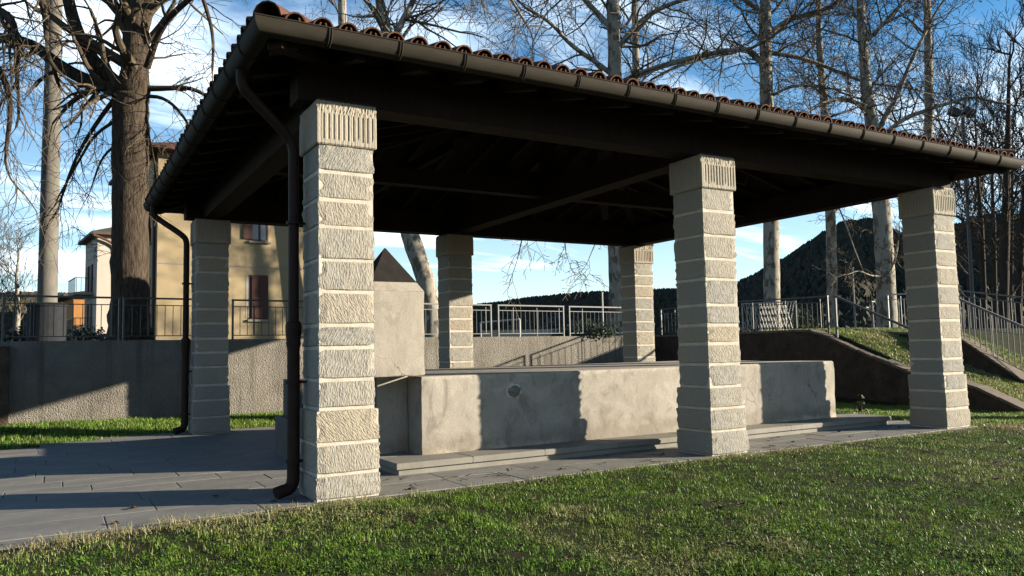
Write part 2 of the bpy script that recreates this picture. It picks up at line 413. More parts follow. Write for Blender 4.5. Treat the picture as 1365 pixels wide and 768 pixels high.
# raised terrace behind the retaining wall
tx = np.concatenate([np.arange(-60, 60, 1.5)])
def terr(): 
    mb = MB()
    pts = [(-70, wall_y(-70)+.02), (SX+.05, wall_y(SX)+.02), (SX+.05, 5.9), (30, 5.9), (70, 12), (70, 62), (-70, 62)]
    mb.add([(x, y, WALL_TOP-.04) for x, y in pts]+[(x, y, -.8) for x, y in pts],
           [tuple(range(7))]+[(i, i+7, (i+1) % 7+7, (i+1) % 7) for i in range(7)])
    return mb
tag(terr().build('terrace', TERRACE), kind='structure')

# paving
pave_bed = MB()
pts = [(-7, float(pav_front(np.array(-7.)))), (-3.6, float(pav_front(np.array(-3.6)))), (-.6, -.36), (9.9, -.36), (9.9, 7.47), (-.6, 7.47), (-3.6, 6.3), (-7, 5.2)]
pave_bed.add([(x, y, -.010) for x, y in pts]+[(x, y, -.15) for x, y in pts], [tuple(range(8))]+[(i, i+8, (i+1) % 8+8, (i+1) % 8) for i in range(8)])
pave = tag(pave_bed.build('pavement', BED), kind='structure')
def flag(poly, z1):
    """bevelled flag from a 4 point outline"""
    mb = MB(); c = sum((Vector((*p, 0)) for p in poly), Vector())/4
    def ins(p, d):
        v = c-Vector((*p, 0)); return Vector((*p, 0)) + v.normalized()*d
    lo = [Vector((*p, -.05)) for p in poly]; mid = [Vector((*p, z1-.003)) for p in poly]
    hi = [ins(p, .006)+Vector((0, 0, z1)) for p in poly]
    loc = Vector((c.x, c.y, 0))
    mb.add([q-loc for q in lo+mid+hi], [(8, 9, 10, 11)]+[(i, (i+1) % 4, (i+1) % 4+4, i+4) for i in range(4)]+[(i+4, (i+1) % 4+4, (i+1) % 4+8, i+8) for i in range(4)])
    o = mb.build('flagstone', FLAG, pave); o.location = loc
rf = random.Random(5); y = -.35; nf = 0
while y < 7.4:
    hgt = rf.choice([.42, .5, .58, .5]); y1 = min(y+hgt, 7.46)
    xmin = -5.6 if y < 5 else -3.4 + max(0, (y-6.0))*2.0
    x = xmin - rf.random()*.6
    while x < 9.85:
        ln = rf.uniform(.65, 1.25)*(1.25 if x > 2 else 1); x1 = min(x+ln, 9.88)
        if 9.88-x1 < .3: x1 = 9.88
        g = .004
        inside_trough = (x > 1.5 and x1 < 8.4 and y > 1.3 and y1 < 4.3)
        if not inside_trough and x1-x > .1:
            flag([(x+g, y+g), (x1-g, y+g), (x1-g, y1-g), (x+g, y1-g)], rf.uniform(-.002, .0015)); nf += 1
        x = x1
    y = y1
# the slanting strip in front of the path
for i in range(6):
    xa, xb = -5.4+i*.8, -5.4+(i+1)*.8-.012
    fa, fb = float(pav_front(np.array(xa))), float(pav_front(np.array(xb)))
    if xb < -.6 or xa < -.9: flag([(xa, fa+.01), (xb, fb+.01), (xb, -.362), (xa, -.362)], rf.uniform(-.004, .002))

# ------------------------------------------------------------------ pavilion
pav = tag(empty('pavilion', (0, 0, 0)), 'open stone-pillared wash-house shelter with dark timber hipped roof of terracotta tiles', 'pavilion')
rs = random.Random(11)
def courses(kind):
    # joints of the shaft + plinth from the top down, metres above the floor
    if kind == 'A': px = [197, 233, 271, 307, 351, 393, 437, 467, 509, 546, 593, 633, 667]
    else:
        px = [197]; n = 9
        steps = [rs.uniform(32, 45) for _ in range(n)]; k = 349/sum(steps)
        for s_ in steps: px.append(px[-1]+s_*k)
        p2 = [rs.uniform(34, 46) for _ in range(3)]; k = 121/sum(p2)
        for s_ in p2: px.append(px[-1]+s_*k)
    top = H-HCAP; a, b = px[0], px[-1]
    # shaft and plinth scaled separately so that the plinth starts at HPL
    zsl = []
    for q in px:
        if q <= px[9]: zsl.append(top-(q-a)/(px[9]-a)*(top-HPL))
        else: zsl.append(HPL-(q-px[9])/(b-px[9])*HPL)
    return zsl
def stone_block(w, h, seed, jitter=.0045, chip=.0):
    r = random.Random(seed); k = 7
    nl = 6
    zs = [0, .010] + [h*i/(nl-1) for i in range(1, nl-1)] + [h-.010, h]
    tab = {}
    sk = [r.uniform(0, .006) for _ in range(4)]
    def off(sd, t, li):
        e = -.009 if li in (0, len(zs)-1) else 0
        key = (sd, round(t, 3), li)
        if key not in tab: tab[key] = r.uniform(-jitter, jitter) + (r.uniform(-.014, 0) if t == 0 else 0)
        return e + tab[key] + sk[sd]*(1-abs(2*t-1))
    return ring_solid(w, w, zs, k, off)
def capital(seed):
    r = random.Random(seed); nfl = 11; k = nfl*4+6; h = HCAP
    zs = [0, .012, .045, .055, .10, .17, .24, .285, .295, .315, .34, .37, .40, h]
    tab = {}
    gl = [[r.uniform(-.012, .012) for _ in range(nfl)] for _ in range(4)]
    gd = [[r.uniform(.007, .012) for _ in range(nfl)] for _ in range(4)]
    def off(sd, t, li):
        z = zs[li]; key = (sd, round(t, 3), li if z > .30 else 0)
        if key not in tab: tab[key] = r.uniform(-.002, .002) if z <= .30 else r.uniform(-.008, .003)
        o = tab[key]
        if li in (0, len(zs)-1): o -= .012
        if t == 0: return o-.006
        i = int(round(t*k)); 
        if 3 < i < k-2 and .05 < z < .29:
            j = (i-4)//4; ph = (i-4) % 4
            if 0 <= j < nfl and ph == 2 and z > .05+gl[sd][j]: o -= gd[sd][j]
        return o
    return ring_solid(WC, WC, zs, k, off)
cap_bm = capital(3).mesh('capital')
def pillar(i, j, kind):
    cx, cy = i*LX, j*LY
    core = MB()
    core.box(-WS/2+.003, WS/2-.003, -WS/2+.003, WS/2-.003, -.1, H-HCAP+.01)
    core.box(-WB/2+.006, WB/2-.006, -WB/2+.006, WB/2-.006, -.1, HPL-.02)
    p = core.build('pillar', MORTAR, pav); p.location = (cx, cy, 0)
    zsl = courses(kind); s0 = i*100+j*1000
    for c in range(len(zsl)-1):
        z1, z0 = zsl[c], zsl[c+1]; gap = rs.uniform(.013, .021)
        pl = c >= 9; w = (WB+[-.006, .0, .012][c-9] if pl else WS)+.014+rs.uniform(-.005, .006)
        st = stone_block(w, z1-z0-2*gap+(gap if c in (0,) else 0), s0+c*7).build('stone', STONE, p, False)
        st.location = (rs.uniform(-.004, .004), rs.uniform(-.004, .004), z0+gap); st.rotation_euler.z = rs.uniform(-.008, .008)
    cp = link('capital', cap_bm, STONE_FLAT, p); cp.location = (0, 0, H-HCAP); cp.rotation_euler.z = (i+2*j) % 4*math.pi/2
    pad = MB(); pad.box(-WC/2+.02, WC/2-.02, -WC/2+.02, WC/2-.02, H-.004, H+.022); pad.build('bearing_plate', PIPE, p)
for i in range(3):
    for j in range(2): pillar(i, j, 'A' if (i, j) == (0, 0) else 'x')

# --- roof timber
TAN = .26; EO = .885               # deck edge overhang
XL, XR, YF, YB = -EO, 2*LX+EO, -EO, LY+EO
HW = (YB-YF)/2; ZD = 4.005         # deck top at the eave
RZ = ZD+HW*TAN
def deck():
    mb = MB(); t = .04
    for dz in (0, -t):
        mb.v += [(XL, YF, ZD+dz), (XR, YF, ZD+dz), (XR, YB, ZD+dz), (XL, YB, ZD+dz), (XL+HW, YF+HW, RZ+dz), (XR-HW, YF+HW, RZ+dz)]
    fs = [(0, 1, 5, 4), (1, 2, 5), (2, 3, 4, 5), (3, 0, 4)]
    mb.f += fs + [tuple(i+6 for i in f)[::-1] for f in fs] + [(i, i+6, (i+1) % 4+6, (i+1) % 4) for i in range(4)]
    return mb
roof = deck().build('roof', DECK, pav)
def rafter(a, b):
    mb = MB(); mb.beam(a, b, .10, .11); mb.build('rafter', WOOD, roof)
zr = ZD-.04-.056
def rz_(e): return zr+e*TAN
nfr = 19
for q in range(nfr):
    x = XL+.25+(XR-XL-.5)*q/(nfr-1); e = min(x-XL, XR-x, HW)-.03
    rafter((x, YF+.10, rz_(.10)), (x, YF+e, rz_(e))); rafter((x, YB-.10, rz_(.10)), (x, YB-e, rz_(e)))
for q in range(14):
    y = YF+.3+(YB-YF-.6)*q/13; e = min(y-YF, YB-y, HW)-.03
    rafter((XL+.10, y, rz_(.10)), (XL+e, y, rz_(e))); rafter((XR-.10, y, rz_(.10)), (XR-e, y, rz_(e)))
for (x0, y0, x1, y1) in ((XL, YF, XL+HW, YF+HW), (XR, YF, XR-HW, YF+HW), (XR, YB, XR-HW, YF+HW), (XL, YB, XL+HW, YF+HW)):
    mb = MB(); mb.beam((x0+(x1-x0)*.02, y0+(y1-y0)*.02, zr+.01), (x1, y1, zr+HW*TAN-.02), .14, .13); mb.build('hip_rafter', WOOD, roof)
mb = MB(); mb.beam((XL+HW, YF+HW, RZ-.15), (XR-HW, YF+HW, RZ-.15), .16, .2); mb.build('ridge_beam', WOOD, roof)
BH = .40
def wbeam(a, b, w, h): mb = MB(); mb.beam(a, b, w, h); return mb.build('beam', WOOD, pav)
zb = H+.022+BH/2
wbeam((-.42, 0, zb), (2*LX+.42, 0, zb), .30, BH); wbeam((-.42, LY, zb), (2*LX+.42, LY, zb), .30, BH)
for x in (0, 2*LX): wbeam((x, .15, zb-.004), (x, LY-.15, zb-.004), .29, BH-.012)
wbeam((LX, .15, zb-.006), (LX, LY-.15, zb-.006), .29, BH-.016)
hz = RZ-.2
for x in (LX,):
    mb = MB(); mb.beam((x, LY/2, zb+BH/2-.02), (x, LY/2, hz), .2, .2, (1, 0, 0)); mb.build('king_post', WOOD, pav)
    for s in (-1, 1):
        mb = MB(); mb.beam((x, LY/2+s*.08, zb+BH/2+.1), (x, LY/2+s*1.7, rz_(HW-1.7)-.03), .15, .16); mb.build('strut', WOOD, pav)
for sx in (-1, 1):
    xx = LX+sx*(LX-.2)
    for s in (-1, 1):
        mb = MB(); mb.beam((LX+sx*1.15, LY/2+s*.05, hz-.1), (LX+sx*2.6, LY/2+s*1.9, zb+.1), .14, .16); mb.build('strut', WOOD, pav)
    mb = MB(); mb.beam((LX+sx*.15, LY/2, zb+.05), (xx, LY/2, zb+.05), .2, .24); mb.build('beam', WOOD, pav)

# --- tiles
def coppo(r0, r1, L, th=.013, n=7, up=True):
    """half-round clay tile, wide end towards the eave (y = 0)"""
    mb = MB()
    for (yy, r) in ((0, r0), (L, r1)):
        for rr in (r, r-th):
            for k in range(n+1):
                a = math.pi*k/n
                x, z = -math.cos(a)*rr, math.sin(a)*rr*(1.0 if up else -.75)
                mb.v.append((x, yy, z))
    m = n+1
    A, B, C, D = 0, m, 2*m, 3*m     # outer0 inner0 outer1 inner1
    for k in range(n):
        q = [(A+k, C+k, C+k+1, A+k+1), (B+k, B+k+1, D+k+1, D+k), (A+k, A+k+1, B+k+1, B+k), (C+k, D+k, D+k+1, C+k+1)]
        mb.f += q if up else [t[::-1] for t in q]
    mb.f += [(A, B, D, C), (A+n, C+n, D+n, B+n)]
    return mb
COVER = coppo(.092, .078, .46); CHAN = coppo(.098, .085, .46, up=False); HIPT = coppo(.135, .105, .50)
cover_me = COVER.mesh('cover_tile', True); chan_me = CHAN.mesh('channel_tile', True); hip_me = HIPT.mesh('hip_tile', True)
for me in (cover_me, chan_me, hip_me): me.materials.append(TERRA)
TILT = math.atan(TAN); TP = .22; EXP = .37
rt = random.Random(21)
field = MB()
def side_mat(org, rz): return Matrix.Translation(org) @ Matrix.Rotation(rz, 4, 'Z') @ Matrix.Rotation(TILT, 4, 'X')
sides = [((XL, YF), 0, XR-XL, 'front'), ((XR, YF), math.pi/2, YB-YF, 'right'), ((XR, YB), math.pi, XR-XL, 'back'), ((XL, YB), -math.pi/2, YB-YF, 'left')]
cosT = math.cos(TILT)
for (ox, oy), rz, Ls, nm in sides:
    Ms = side_mat((ox, oy, ZD), rz); nt_ = int((Ls-.12)/TP)
    x0 = (Ls-(nt_-1)*TP)/2
    for q in range(nt_):
        xc = x0+q*TP
        for chn in (0, 1):
            xq = xc+(TP/2 if chn else 0)
            if chn and q == nt_-1: continue
            emax = min(xq, Ls-xq, HW)/cosT
            s_ = -.075; row = 0
            while s_ < emax-.12:
                loc = Matrix.Translation((xq+rt.uniform(-.008, .008), s_+rt.uniform(-.012, .012), (.046 if not chn else .092)+.0)) @ Matrix.Rotation(rt.uniform(-.03, .03), 4, 'Z') @ Matrix.Rotation(-.02 if row else 0, 4, 'X')
                Mw = Ms @ loc
                if row == 0 and nm in ('front', 'left'):
                    o = link('roof_tile', chan_me if chn else cover_me, None, roof); o.matrix_world = Mw
                else:
                    src = CHAN if chn else COVER
                    field.add([Mw @ Vector(v) for v in src.v], src.f)
                s_ += EXP; row += 1
fo = field.build('tile_field', TERRA, roof, True); fo['kind'] = 'stuff'
hipv = {'FL': (XL, YF, 1, 1), 'FR': (XR, YF, -1, 1), 'BR': (XR, YB, -1, -1), 'BL': (XL, YB, 1, -1)}
for k, (hx, hy, sx, sy) in hipv.items():
    Lh = math.sqrt(2*HW*HW+(HW*TAN)**2); d = Vector((sx*HW, sy*HW, HW*TAN)).normalized()
    az = math.atan2(-d.x, d.y); s_ = .02
    while s_ < Lh-.2:
        o = link('hip_tile', hip_me, None, roof)
        p = Vector((hx, hy, ZD+.070))+d*s_
        o.matrix_world = Matrix.Translation(p) @ Matrix.Rotation(az, 4, 'Z') @ Matrix.Rotation(math.asin(d.z)-.015, 4, 'X'); s_ += .42
x = XL+HW-.2
while x < XR-HW:
    o = link('ridge_tile', hip_me, None, roof); o.matrix_world = Matrix.Translation((x+.5, YF+HW, RZ+.08)) @ Matrix.Rotation(math.pi/2, 4, 'Z'); x += .42

# --- gutter
GR = .10; GC = OV-GR; GZ = ZE-.01
prof = []
for k in range(11):
    a = math.pi*k/10; prof.append((GC-math.cos(a)*GR, GZ-math.sin(a)*GR*1.25))
prof += [(OV+.008, GZ+.006), (OV+.004, GZ+.014), (OV-.006, GZ+.010)]
prof += [(GC+math.cos(math.pi*k/10)*(GR-.006), GZ-math.sin(math.pi*k/10)*(GR-.006)*1.25) for k in range(11)]
def loop_pt(o, z, c): return [(-o, -o, z), (2*LX+o, -o, z), (2*LX+o, LY+o, z), (-o, LY+o, z)][c]
gm = MB(); npf = len(prof)
for o_, z_ in prof:
    for c in range(4): gm.v.append(loop_pt(o_, z_, c))
for a in range(npf):
    b = (a+1) % npf
    for c in range(4): gm.f.append((a*4+c, a*4+(c+1) % 4, b*4+(c+1) % 4, b*4+c))
gut = gm.build('gutter', GUT, pav, True)
br = MB()
bp = [(-.0, -(GC-math.cos(math.pi*k/12)*(GR+.004)), GZ-math.sin(math.pi*k/12)*(GR*1.25+.004)) for k in range(13)]
bp = [(0, bp[0][1]+.03, bp[0][2]+.03)]+bp+[(0, bp[-1][1]+.012, bp[-1][2]+.014)]
br.tube([(x+.011, y, z) for x, y, z in bp], .0065, 6); br.tube([(x-.011, y, z) for x, y, z in bp], .0065, 6)
brm = br.mesh('gutter_bracket', True); brm.materials.append(GUT)
def brackets(Ls, mat, n):
    for q in range(n):
        t = -.99+.62+ (Ls-.3)*q/(n-1)
        o = link('gutter_bracket', brm, None, gut); o.matrix_world = mat @ Matrix.Translation((t, 0, 0))
brackets(2*LX+1.0, Matrix.Identity(4), 17)
brackets(LY+1.0, Matrix.Translation((0, LY, 0)) @ Matrix.Rotation(-math.pi/2, 4, 'Z'), 13)
brackets(2*LX+1.0, Matrix.Translation((2*LX, LY, 0)) @ Matrix.Rotation(math.pi, 4, 'Z'), 17)
brackets(LY+1.0, Matrix.Translation((2*LX, 0, 0)) @ Matrix.Rotation(math.pi/2, 4, 'Z'), 13)

# --- downpipes
def smooth(pts, it=2):
    pts = [Vector(p) for p in pts]
    for _ in range(it):
        o = [pts[0]]
        for a, b in zip(pts[:-1], pts[1:]): o += [a*.75+b*.25, a*.25+b*.75]
        o.append(pts[-1]); pts = o
    return pts
def downpipe(x, y, gx, gy, cast):
    mb = MB(); ztop = 3.28
    mb.tube(smooth([(gx, gy, GZ-.05), (gx, gy, GZ-.24), (gx+.06, gy+.005, GZ-.32), (x-.05, y, ztop+.1), (x, y, ztop), (x, y, ztop-.15), (x, y, ztop-.3)], 3), .049, 12)
    mb.tube([(x, y, ztop-.28), (x, y, 1.35)], .049, 12)
    dp = mb.build('downpipe', PIPE, pav, True)
    c = MB(); c.tube([(x, y, 1.62), (x, y, 1.60), (x, y, 1.57), (x, y, 1.50), (x, y, 1.47), (x, y, 1.40), (x, y, 1.37), (x, y, 1.35)], [.052, .070, .076, .074, .066, .068, .061, .058], 14)
    c.build('collar', PIPE, dp, True)
    l = MB(); l.tube(smooth([(x, y, 1.4), (x, y, .3), (x, y, .14), (x-.03, y-.01, .075), (x-.13, y-.04, .06), (x-.17, y-.05, .05)], 2), .058, 12)
    l.build('lower_pipe', PIPE, dp, True)
    for z in (2.55, 1.05, .32):
        b = MB(); b.tube([(x, y, z-.015), (x, y, z+.015)], .07, 14); b.tube([(x+.05, y, z), (x+.16, y, z)], .012, 6); b.build('pipe_clip', PIPE, dp)
downpipe(-.385, .14, -GC, .04, True)
downpipe(-.385, LY+.02, -GC, LY+.35, True)

# ------------------------------------------------------------------ trough, step, fountain
TX0, TX1, TY0, TY1, TZ0, TZ1 = 1.32, 8.50, 1.09, 4.5, .13, 1.02
def trough():
    r = random.Random(4); nx, ny = 46, 20
    zs = [.0, .1, .22, .36, .5, .64, .76, .84, .874, .886, .89]
    w, d = TX1-TX0, TY1-TY0; mb = MB(); k = 40
    tab = {}
    def off(sd, t, li):
        key = (sd, round(t, 3), li)
        if key not in tab: tab[key] = r.uniform(-.004, .004)
        e = [0]*8+[-.004, -.012, -.026]
        if t == 0: return tab[key]*2+e[li]-.008
        return tab[key]+e[li]
    return ring_solid(w, d, zs, k, off)
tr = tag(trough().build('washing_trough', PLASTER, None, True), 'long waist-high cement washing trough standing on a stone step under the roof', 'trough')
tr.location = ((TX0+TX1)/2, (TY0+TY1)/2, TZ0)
# plugged pipe hole with its ring of lime
hx, hz_ = 2.54, .80
ring = MB(); rr = random.Random(9); n = 22; yl = TY0-(TY0+TY1)/2
cxh = hx-(TX0+TX1)/2
inner, outer = [], []
for k in range(n):
    a = 2*math.pi*k/n; ro = .118*rr.uniform(.88, 1.08); ri = .094*rr.uniform(.86, 1.08)
    outer.append((cxh+math.cos(a)*ro, yl-.006, hz_-TZ0+math.sin(a)*ro*.85)); inner.append((cxh+math.cos(a)*ri, yl-.026, hz_-TZ0+math.sin(a)*ri*.8))
back = [(x, yl-.004, z) for x, y, z in inner]
ring.add(outer+inner+back, [(k, (k+1) % n, n+(k+1) % n, n+k) for k in range(n)]+[(n+k, n+(k+1) % n, 2*n+(k+1) % n, 2*n+k) for k in range(n)])
ring.build('lime_ring', m_simple('lime_white', (.50, .49, .47), (.66, .65, .62), 26, .95, .8, .01, alb=.56), tr)
plug = MB(); plug.add([(cxh, yl-.012, hz_-TZ0)]+[(x, y-.002, z) for x, y, z in back], [(0, 1+(k+1) % n, 1+k) for k in range(n)])
plug.build('hole_plug', m_simple('dirty_plug', (.10, .09, .08), (.34, .32, .29), 26, .95, .9, .02, alb=.6), tr)

step = tag(empty('stone_step', (0, 0, 0)), 'low stone step of pale slabs running round the washing trough', 'step')
bd = MB(); bd.box(.865, 9.16, .66, 4.9, -.02, .058); bd.build('step_base', STEP, step)
rq = random.Random(31)
def slab(x0, x1, y0, y1):
    mb = MB(); b = .008; z0, z1 = .062, .13
    lv = [(z0, .006), (z0+.006, 0), (z1-b, 0), (z1, b)]
    for z, i in lv: mb.v += [(x0+i, y0+i, z), (x1-i, y0+i, z), (x1-i, y1-i, z), (x0+i, y1-i, z)]
    for q in range(3): mb.f += [(q*4+k, q*4+(k+1) % 4, q*4+4+(k+1) % 4, q*4+4+k) for k in range(4)]
    mb.f += [(3, 2, 1, 0), (12, 13, 14, 15)]; mb.build('slab', STEP, step)
x = .83
while x < 9.1:
    x1 = min(x+rq.uniform(.9, 1.35), 9.20)
    if 9.2-x1 < .4: x1 = 9.2
    slab(x, x1-.005, .625, 1.22); slab(x, x1-.005, 4.35, 4.93); x = x1
y = 1.226
while y < 4.3:
    y1 = min(y+1.04, 4.345); slab(.83, 1.44, y, y1-.005); slab(8.44, 9.2, y, y1-.005); y = y1

ft = tag(empty('fountain_pillar', (0, 0, 0)), 'square cement fountain block with dark pyramid cap at the end of the trough', 'fountain')
bx0, bx1, by0, by1 = .66, 1.352, 1.035, 1.73
def blk(x0, x1, y0, y1, z0, z1, nm, mat, jit=.004, seed=1, k=8, bev=.01):
    r = random.Random(seed); hh = z1-z0; zs = [0, bev]+[hh*i/6 for i in range(1, 6)]+[hh-bev, hh]; tab = {}
    def off(sd, t, li):
        key = (sd, round(t, 3), li)
        if key not in tab: tab[key] = r.uniform(-jit, jit)
        return tab[key]-(bev if li in (0, len(zs)-1) else 0)-(bev*.7 if t == 0 else 0)
    o = ring_solid(x1-x0, y1-y0, zs, k, off).build(nm, mat, ft, True); o.location = ((x0+x1)/2, (y0+y1)/2, z0); return o
blk(bx0, bx1, by0, by1, 1.035, 2.0, 'block', PLASTER_BLOCK)
blk(.93, 1.318, 1.47, 1.72, .125, 1.045, 'base', PLASTER, seed=3)
blk(.70, .925, 1.52, 1.715, .125, 1.043, 'base_panel', PLASTER, seed=5)
cxp, cyp = (bx0+bx1)/2, (by0+by1)/2; hwp = (bx1-bx0)/2
def frustum(h0, h1, w0, w1, nm, mat):
    mb = MB(); mb.add([(cxp+sx*w0, cyp+sy*w0, h0) for sx, sy in ((-1, -1), (1, -1), (1, 1), (-1, 1))]+[(cxp+sx*w1, cyp+sy*w1, h1) for sx, sy in ((-1, -1), (1, -1), (1, 1), (-1, 1))],
        [(3, 2, 1, 0), (4, 5, 6, 7)]+[(k, (k+1) % 4, (k+1) % 4+4, k+4) for k in range(4)]); mb.build(nm, mat, ft)
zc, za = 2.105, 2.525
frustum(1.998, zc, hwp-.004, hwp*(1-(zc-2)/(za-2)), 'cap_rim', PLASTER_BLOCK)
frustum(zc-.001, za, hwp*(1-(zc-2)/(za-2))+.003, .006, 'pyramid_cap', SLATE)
# small stepped cement block behind the corner pillar
sb = tag(empty('stepped_block', (0, 0, 0)), 'low stepped cement block on the paving behind the corner pillar and downpipe', 'block')
q = MB(); q.box(.225, 1.0, 2.75, 3.41, -.02, .50); q.build('lower_block', SHADECEM, sb)
q = MB(); q.box(.32, .98, 2.82, 3.36, .49, .98); q.build('upper_block', SHADECEM, sb)

# ------------------------------------------------------------------ walls
def wall_mesh(x0, x1, z0, z1, t, n):
    mb = MB(); r = random.Random(2)
    for sdv in (0, 1):
        for i in range(n+1):
            x = x0+(x1-x0)*i/n
            for z in (z0, z0+(z1-z0)*.5, z1-.03, z1):
                dy = (0 if sdv == 0 else t)+(r.uniform(-.008, .008) if sdv == 0 else 0)+(.02 if (z == z1 and sdv == 0) else 0)
                mb.v.append((x, wall_y(x)+dy, z+(r.uniform(-.006, .006) if z == z1 else 0)))
    m = (n+1)*4
    for i in range(n):
        for k in range(3):
            a = i*4+k; mb.f.append((a, a+4, a+5, a+1)); mb.f.append((m+a, m+a+1, m+a+5, m+a+4))
        mb.f.append((i*4+3, (i+1)*4+3, m+(i+1)*4+3, m+i*4+3))
    for e in (0, n): mb.f.append(tuple(e*4+k for k in range(4))+tuple(m+e*4+k for k in (3, 2, 1, 0)))
    return mb
tag(wall_mesh(-14, SX+.2, -.4, WALL_TOP, .28, 90).build('retaining_wall', ROUGHCAST, None, True), 'grey roughcast retaining wall carrying the terrace railing behind the shelter', 'wall')
pier = MB(); pier.box(-3.6, -3.02, 9.55, 9.83, -.3, 1.55)
tag(pier.build('stone_pier', BRICKISH), 'dark stone pier set against the far end of the roughcast wall', 'pier')
# side wall with falling top
prof_s = [(wall_y(SX)+.2, 1.63), (5.68, 1.63), (5.14, 1.48), (4.16, 1.06), (3.1, .67), (1.8, .42), (.81, -.02), (.3, -.25)]
def profz(y):
    for (a, za_), (b, zb_) in zip(prof_s[:-1], prof_s[1:]):
        if b <= y <= a: return zb_+(za_-zb_)*(y-b)/(a-b)
    return prof_s[0][1] if y > prof_s[0][0] else prof_s[-1][1]
sw = MB(); n = len(prof_s)
for X in (SX, SX+.34): sw.v += [(X, y, z-.03) for y, z in prof_s]+[(X, y, -.7) for y, z in prof_s]
m = 2*n
for i in range(n-1):
    sw.f += [(i, i+1, n+i+1, n+i), (m+i, m+n+i, m+n+i+1, m+i+1), (i, m+i, m+i+1, i+1)]
sw.f += [(0, n, m+n, m), (n-1, m+n-1, m+2*n-1, 2*n-1)]
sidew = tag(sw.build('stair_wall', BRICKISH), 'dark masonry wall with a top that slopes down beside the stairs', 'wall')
yy = prof_s[0][0]-.1; rc = random.Random(8)
while yy > .6:
    y2 = yy-rc.uniform(.38, .55)
    mb = MB(); z1, z2 = profz(yy), profz(y2)
    xa, xb = SX-.03, SX+.39
    b = .01
    mb.add([(xa, yy-b, z1-.045), (xb, yy-b, z1-.045), (xb, y2+b, z2-.045), (xa, y2+b, z2-.045), (xa+.01, yy-b, z1+.012), (xb-.01, yy-b, z1+.012), (xb-.01, y2+b, z2+.012), (xa+.01, y2+b, z2+.012)],
           [(0, 1, 2, 3), (7, 6, 5, 4), (0, 4, 5, 1), (1, 5, 6, 2), (2, 6, 7, 3), (3, 7, 4, 0)])
    mb.build('coping_stone', COPING, sidew); yy = y2
# second wall beyond the grass bank
sw2 = MB(); p2 = [(6.0, 1.55), (3.95, 1.42), (3.33, 1.26), (2.07, .36), (1.4, -.1), (.9, -.35)]
n = len(p2)
for X in (16.0, 16.35): sw2.v += [(X, y, z) for y, z in p2]+[(X, y, -.8) for y, z in p2]
m = 2*n
for i in range(n-1): sw2.f += [(i, i+1, n+i+1, n+i), (m+i, m+n+i, m+n+i+1, m+i+1), (i, m+i, m+i+1, i+1)]
sw2.f += [(0, n, m+n, m), (n-1, m+n-1, m+2*n-1, 2*n-1)]
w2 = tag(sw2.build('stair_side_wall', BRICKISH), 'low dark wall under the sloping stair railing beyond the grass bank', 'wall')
for i in range(5):
    (ya, za_), (yb, zb_) = p2[i], p2[i+1]
    mb = MB(); mb.add([(15.95, ya, za_+.003), (16.4, ya, za_+.003), (16.4, yb+.01, zb_+.003), (15.95, yb+.01, zb_+.003), (15.95, ya, za_+.06), (16.4, ya, za_+.06), (16.4, yb+.01, zb_+.06), (15.95, yb+.01, zb_+.06)],
           [(0, 1, 2, 3), (7, 6, 5, 4), (0, 4, 5, 1), (1, 5, 6, 2), (2, 6, 7, 3), (3, 7, 4, 0)]); mb.build('coping_stone', COPING, w2)

# ------------------------------------------------------------------ railings
def rail_panel(a, b, mat, label, group, hgt=.80, balus=.15, post_in=.0, low=.085, mid=.14, slope=True, sub=True, brad=.0075):
    """framed railing between the feet of two posts a and b (world points)"""
    a = Vector(a); b = Vector(b); o = empty('railing_panel', a); d = b-a
    tag(o, label, 'railing', group)
    up = Vector((0, 0, 1)); L = math.hypot(d.x, d.y)
    for t in (0, 1):
        m_ = MB(); p = d*t; m_.beam(p-up*.06, p+up*(hgt+.0), .036, .036, (1, .2, 0)); m_.build('post', mat, o)
    m_ = MB(); dn = d.normalized()*.023; m_.beam(-dn+up*hgt, d+dn+up*hgt, .045, .036); m_.build('top_rail', mat, o)
    for z in (hgt-mid, low): m_ = MB(); m_.beam(up*z, d+up*z, .018, .018); m_.build('rail', mat, o)
    nb = int(L/balus)
    bm_ = MB(); bm_.tube([(0, 0, low), (0, 0, hgt-mid)], brad, 6); me = bm_.mesh('baluster', True); me.materials.append(mat)
    for k in range(1, nb):
        q = link('baluster', me, None, o); q.location = d*(k/nb)
    if sub:
        for t in (.22, .58, .93):
            m_ = MB(); p = d*t; m_.beam(p-up*(.05 if t == .58 else -.09), p+up*(hgt-.055), .016, .016, (1, .2, 0)); m_.build('middle_post', mat, o)
    return o
panels = [((-5.3, -3.27), RAIL_DARK, 'railing panel above the dark stone pier'), ((-3.15, -1.22), RAIL_DARK, 'dark railing panel in front of the round concrete pole base'),
          ((-1.14, .85), RAIL_DARK, 'dark railing panel in front of the thick ridged tree trunk'),
          ((.98, 3.0), RAIL_DARK, 'dark railing panel in front of the cream house with brown shutters'),
          ((3.15, 5.2), RAIL_DARK, 'railing panel on the back wall hidden by the fountain block'),
          ((5.4, 7.67), RAIL, 'grey railing panel beside the leaning pale trunk'),
          ((7.91, 10.15), RAIL, 'sunlit grey railing panel in front of the white tubular goal'),
          ((10.37, 12.6), RAIL, 'sunlit grey railing panel in front of the dark green bush')]
for (x0, x1), mt, lb in panels:
    rail_panel((x0, wall_y(x0)+.13, WALL_TOP), (x1, wall_y(x1)+.13, WALL_TOP), mt, lb, 'railing panels along the terrace wall', hgt=.845)
rail_panel((SX+.17, 11.2, 1.63), (SX+.17, 8.35, 1.63), RAIL_DARK, 'dark railing panel on the level side wall nearest the corner', 'railing panels on the side wall', balus=.15)
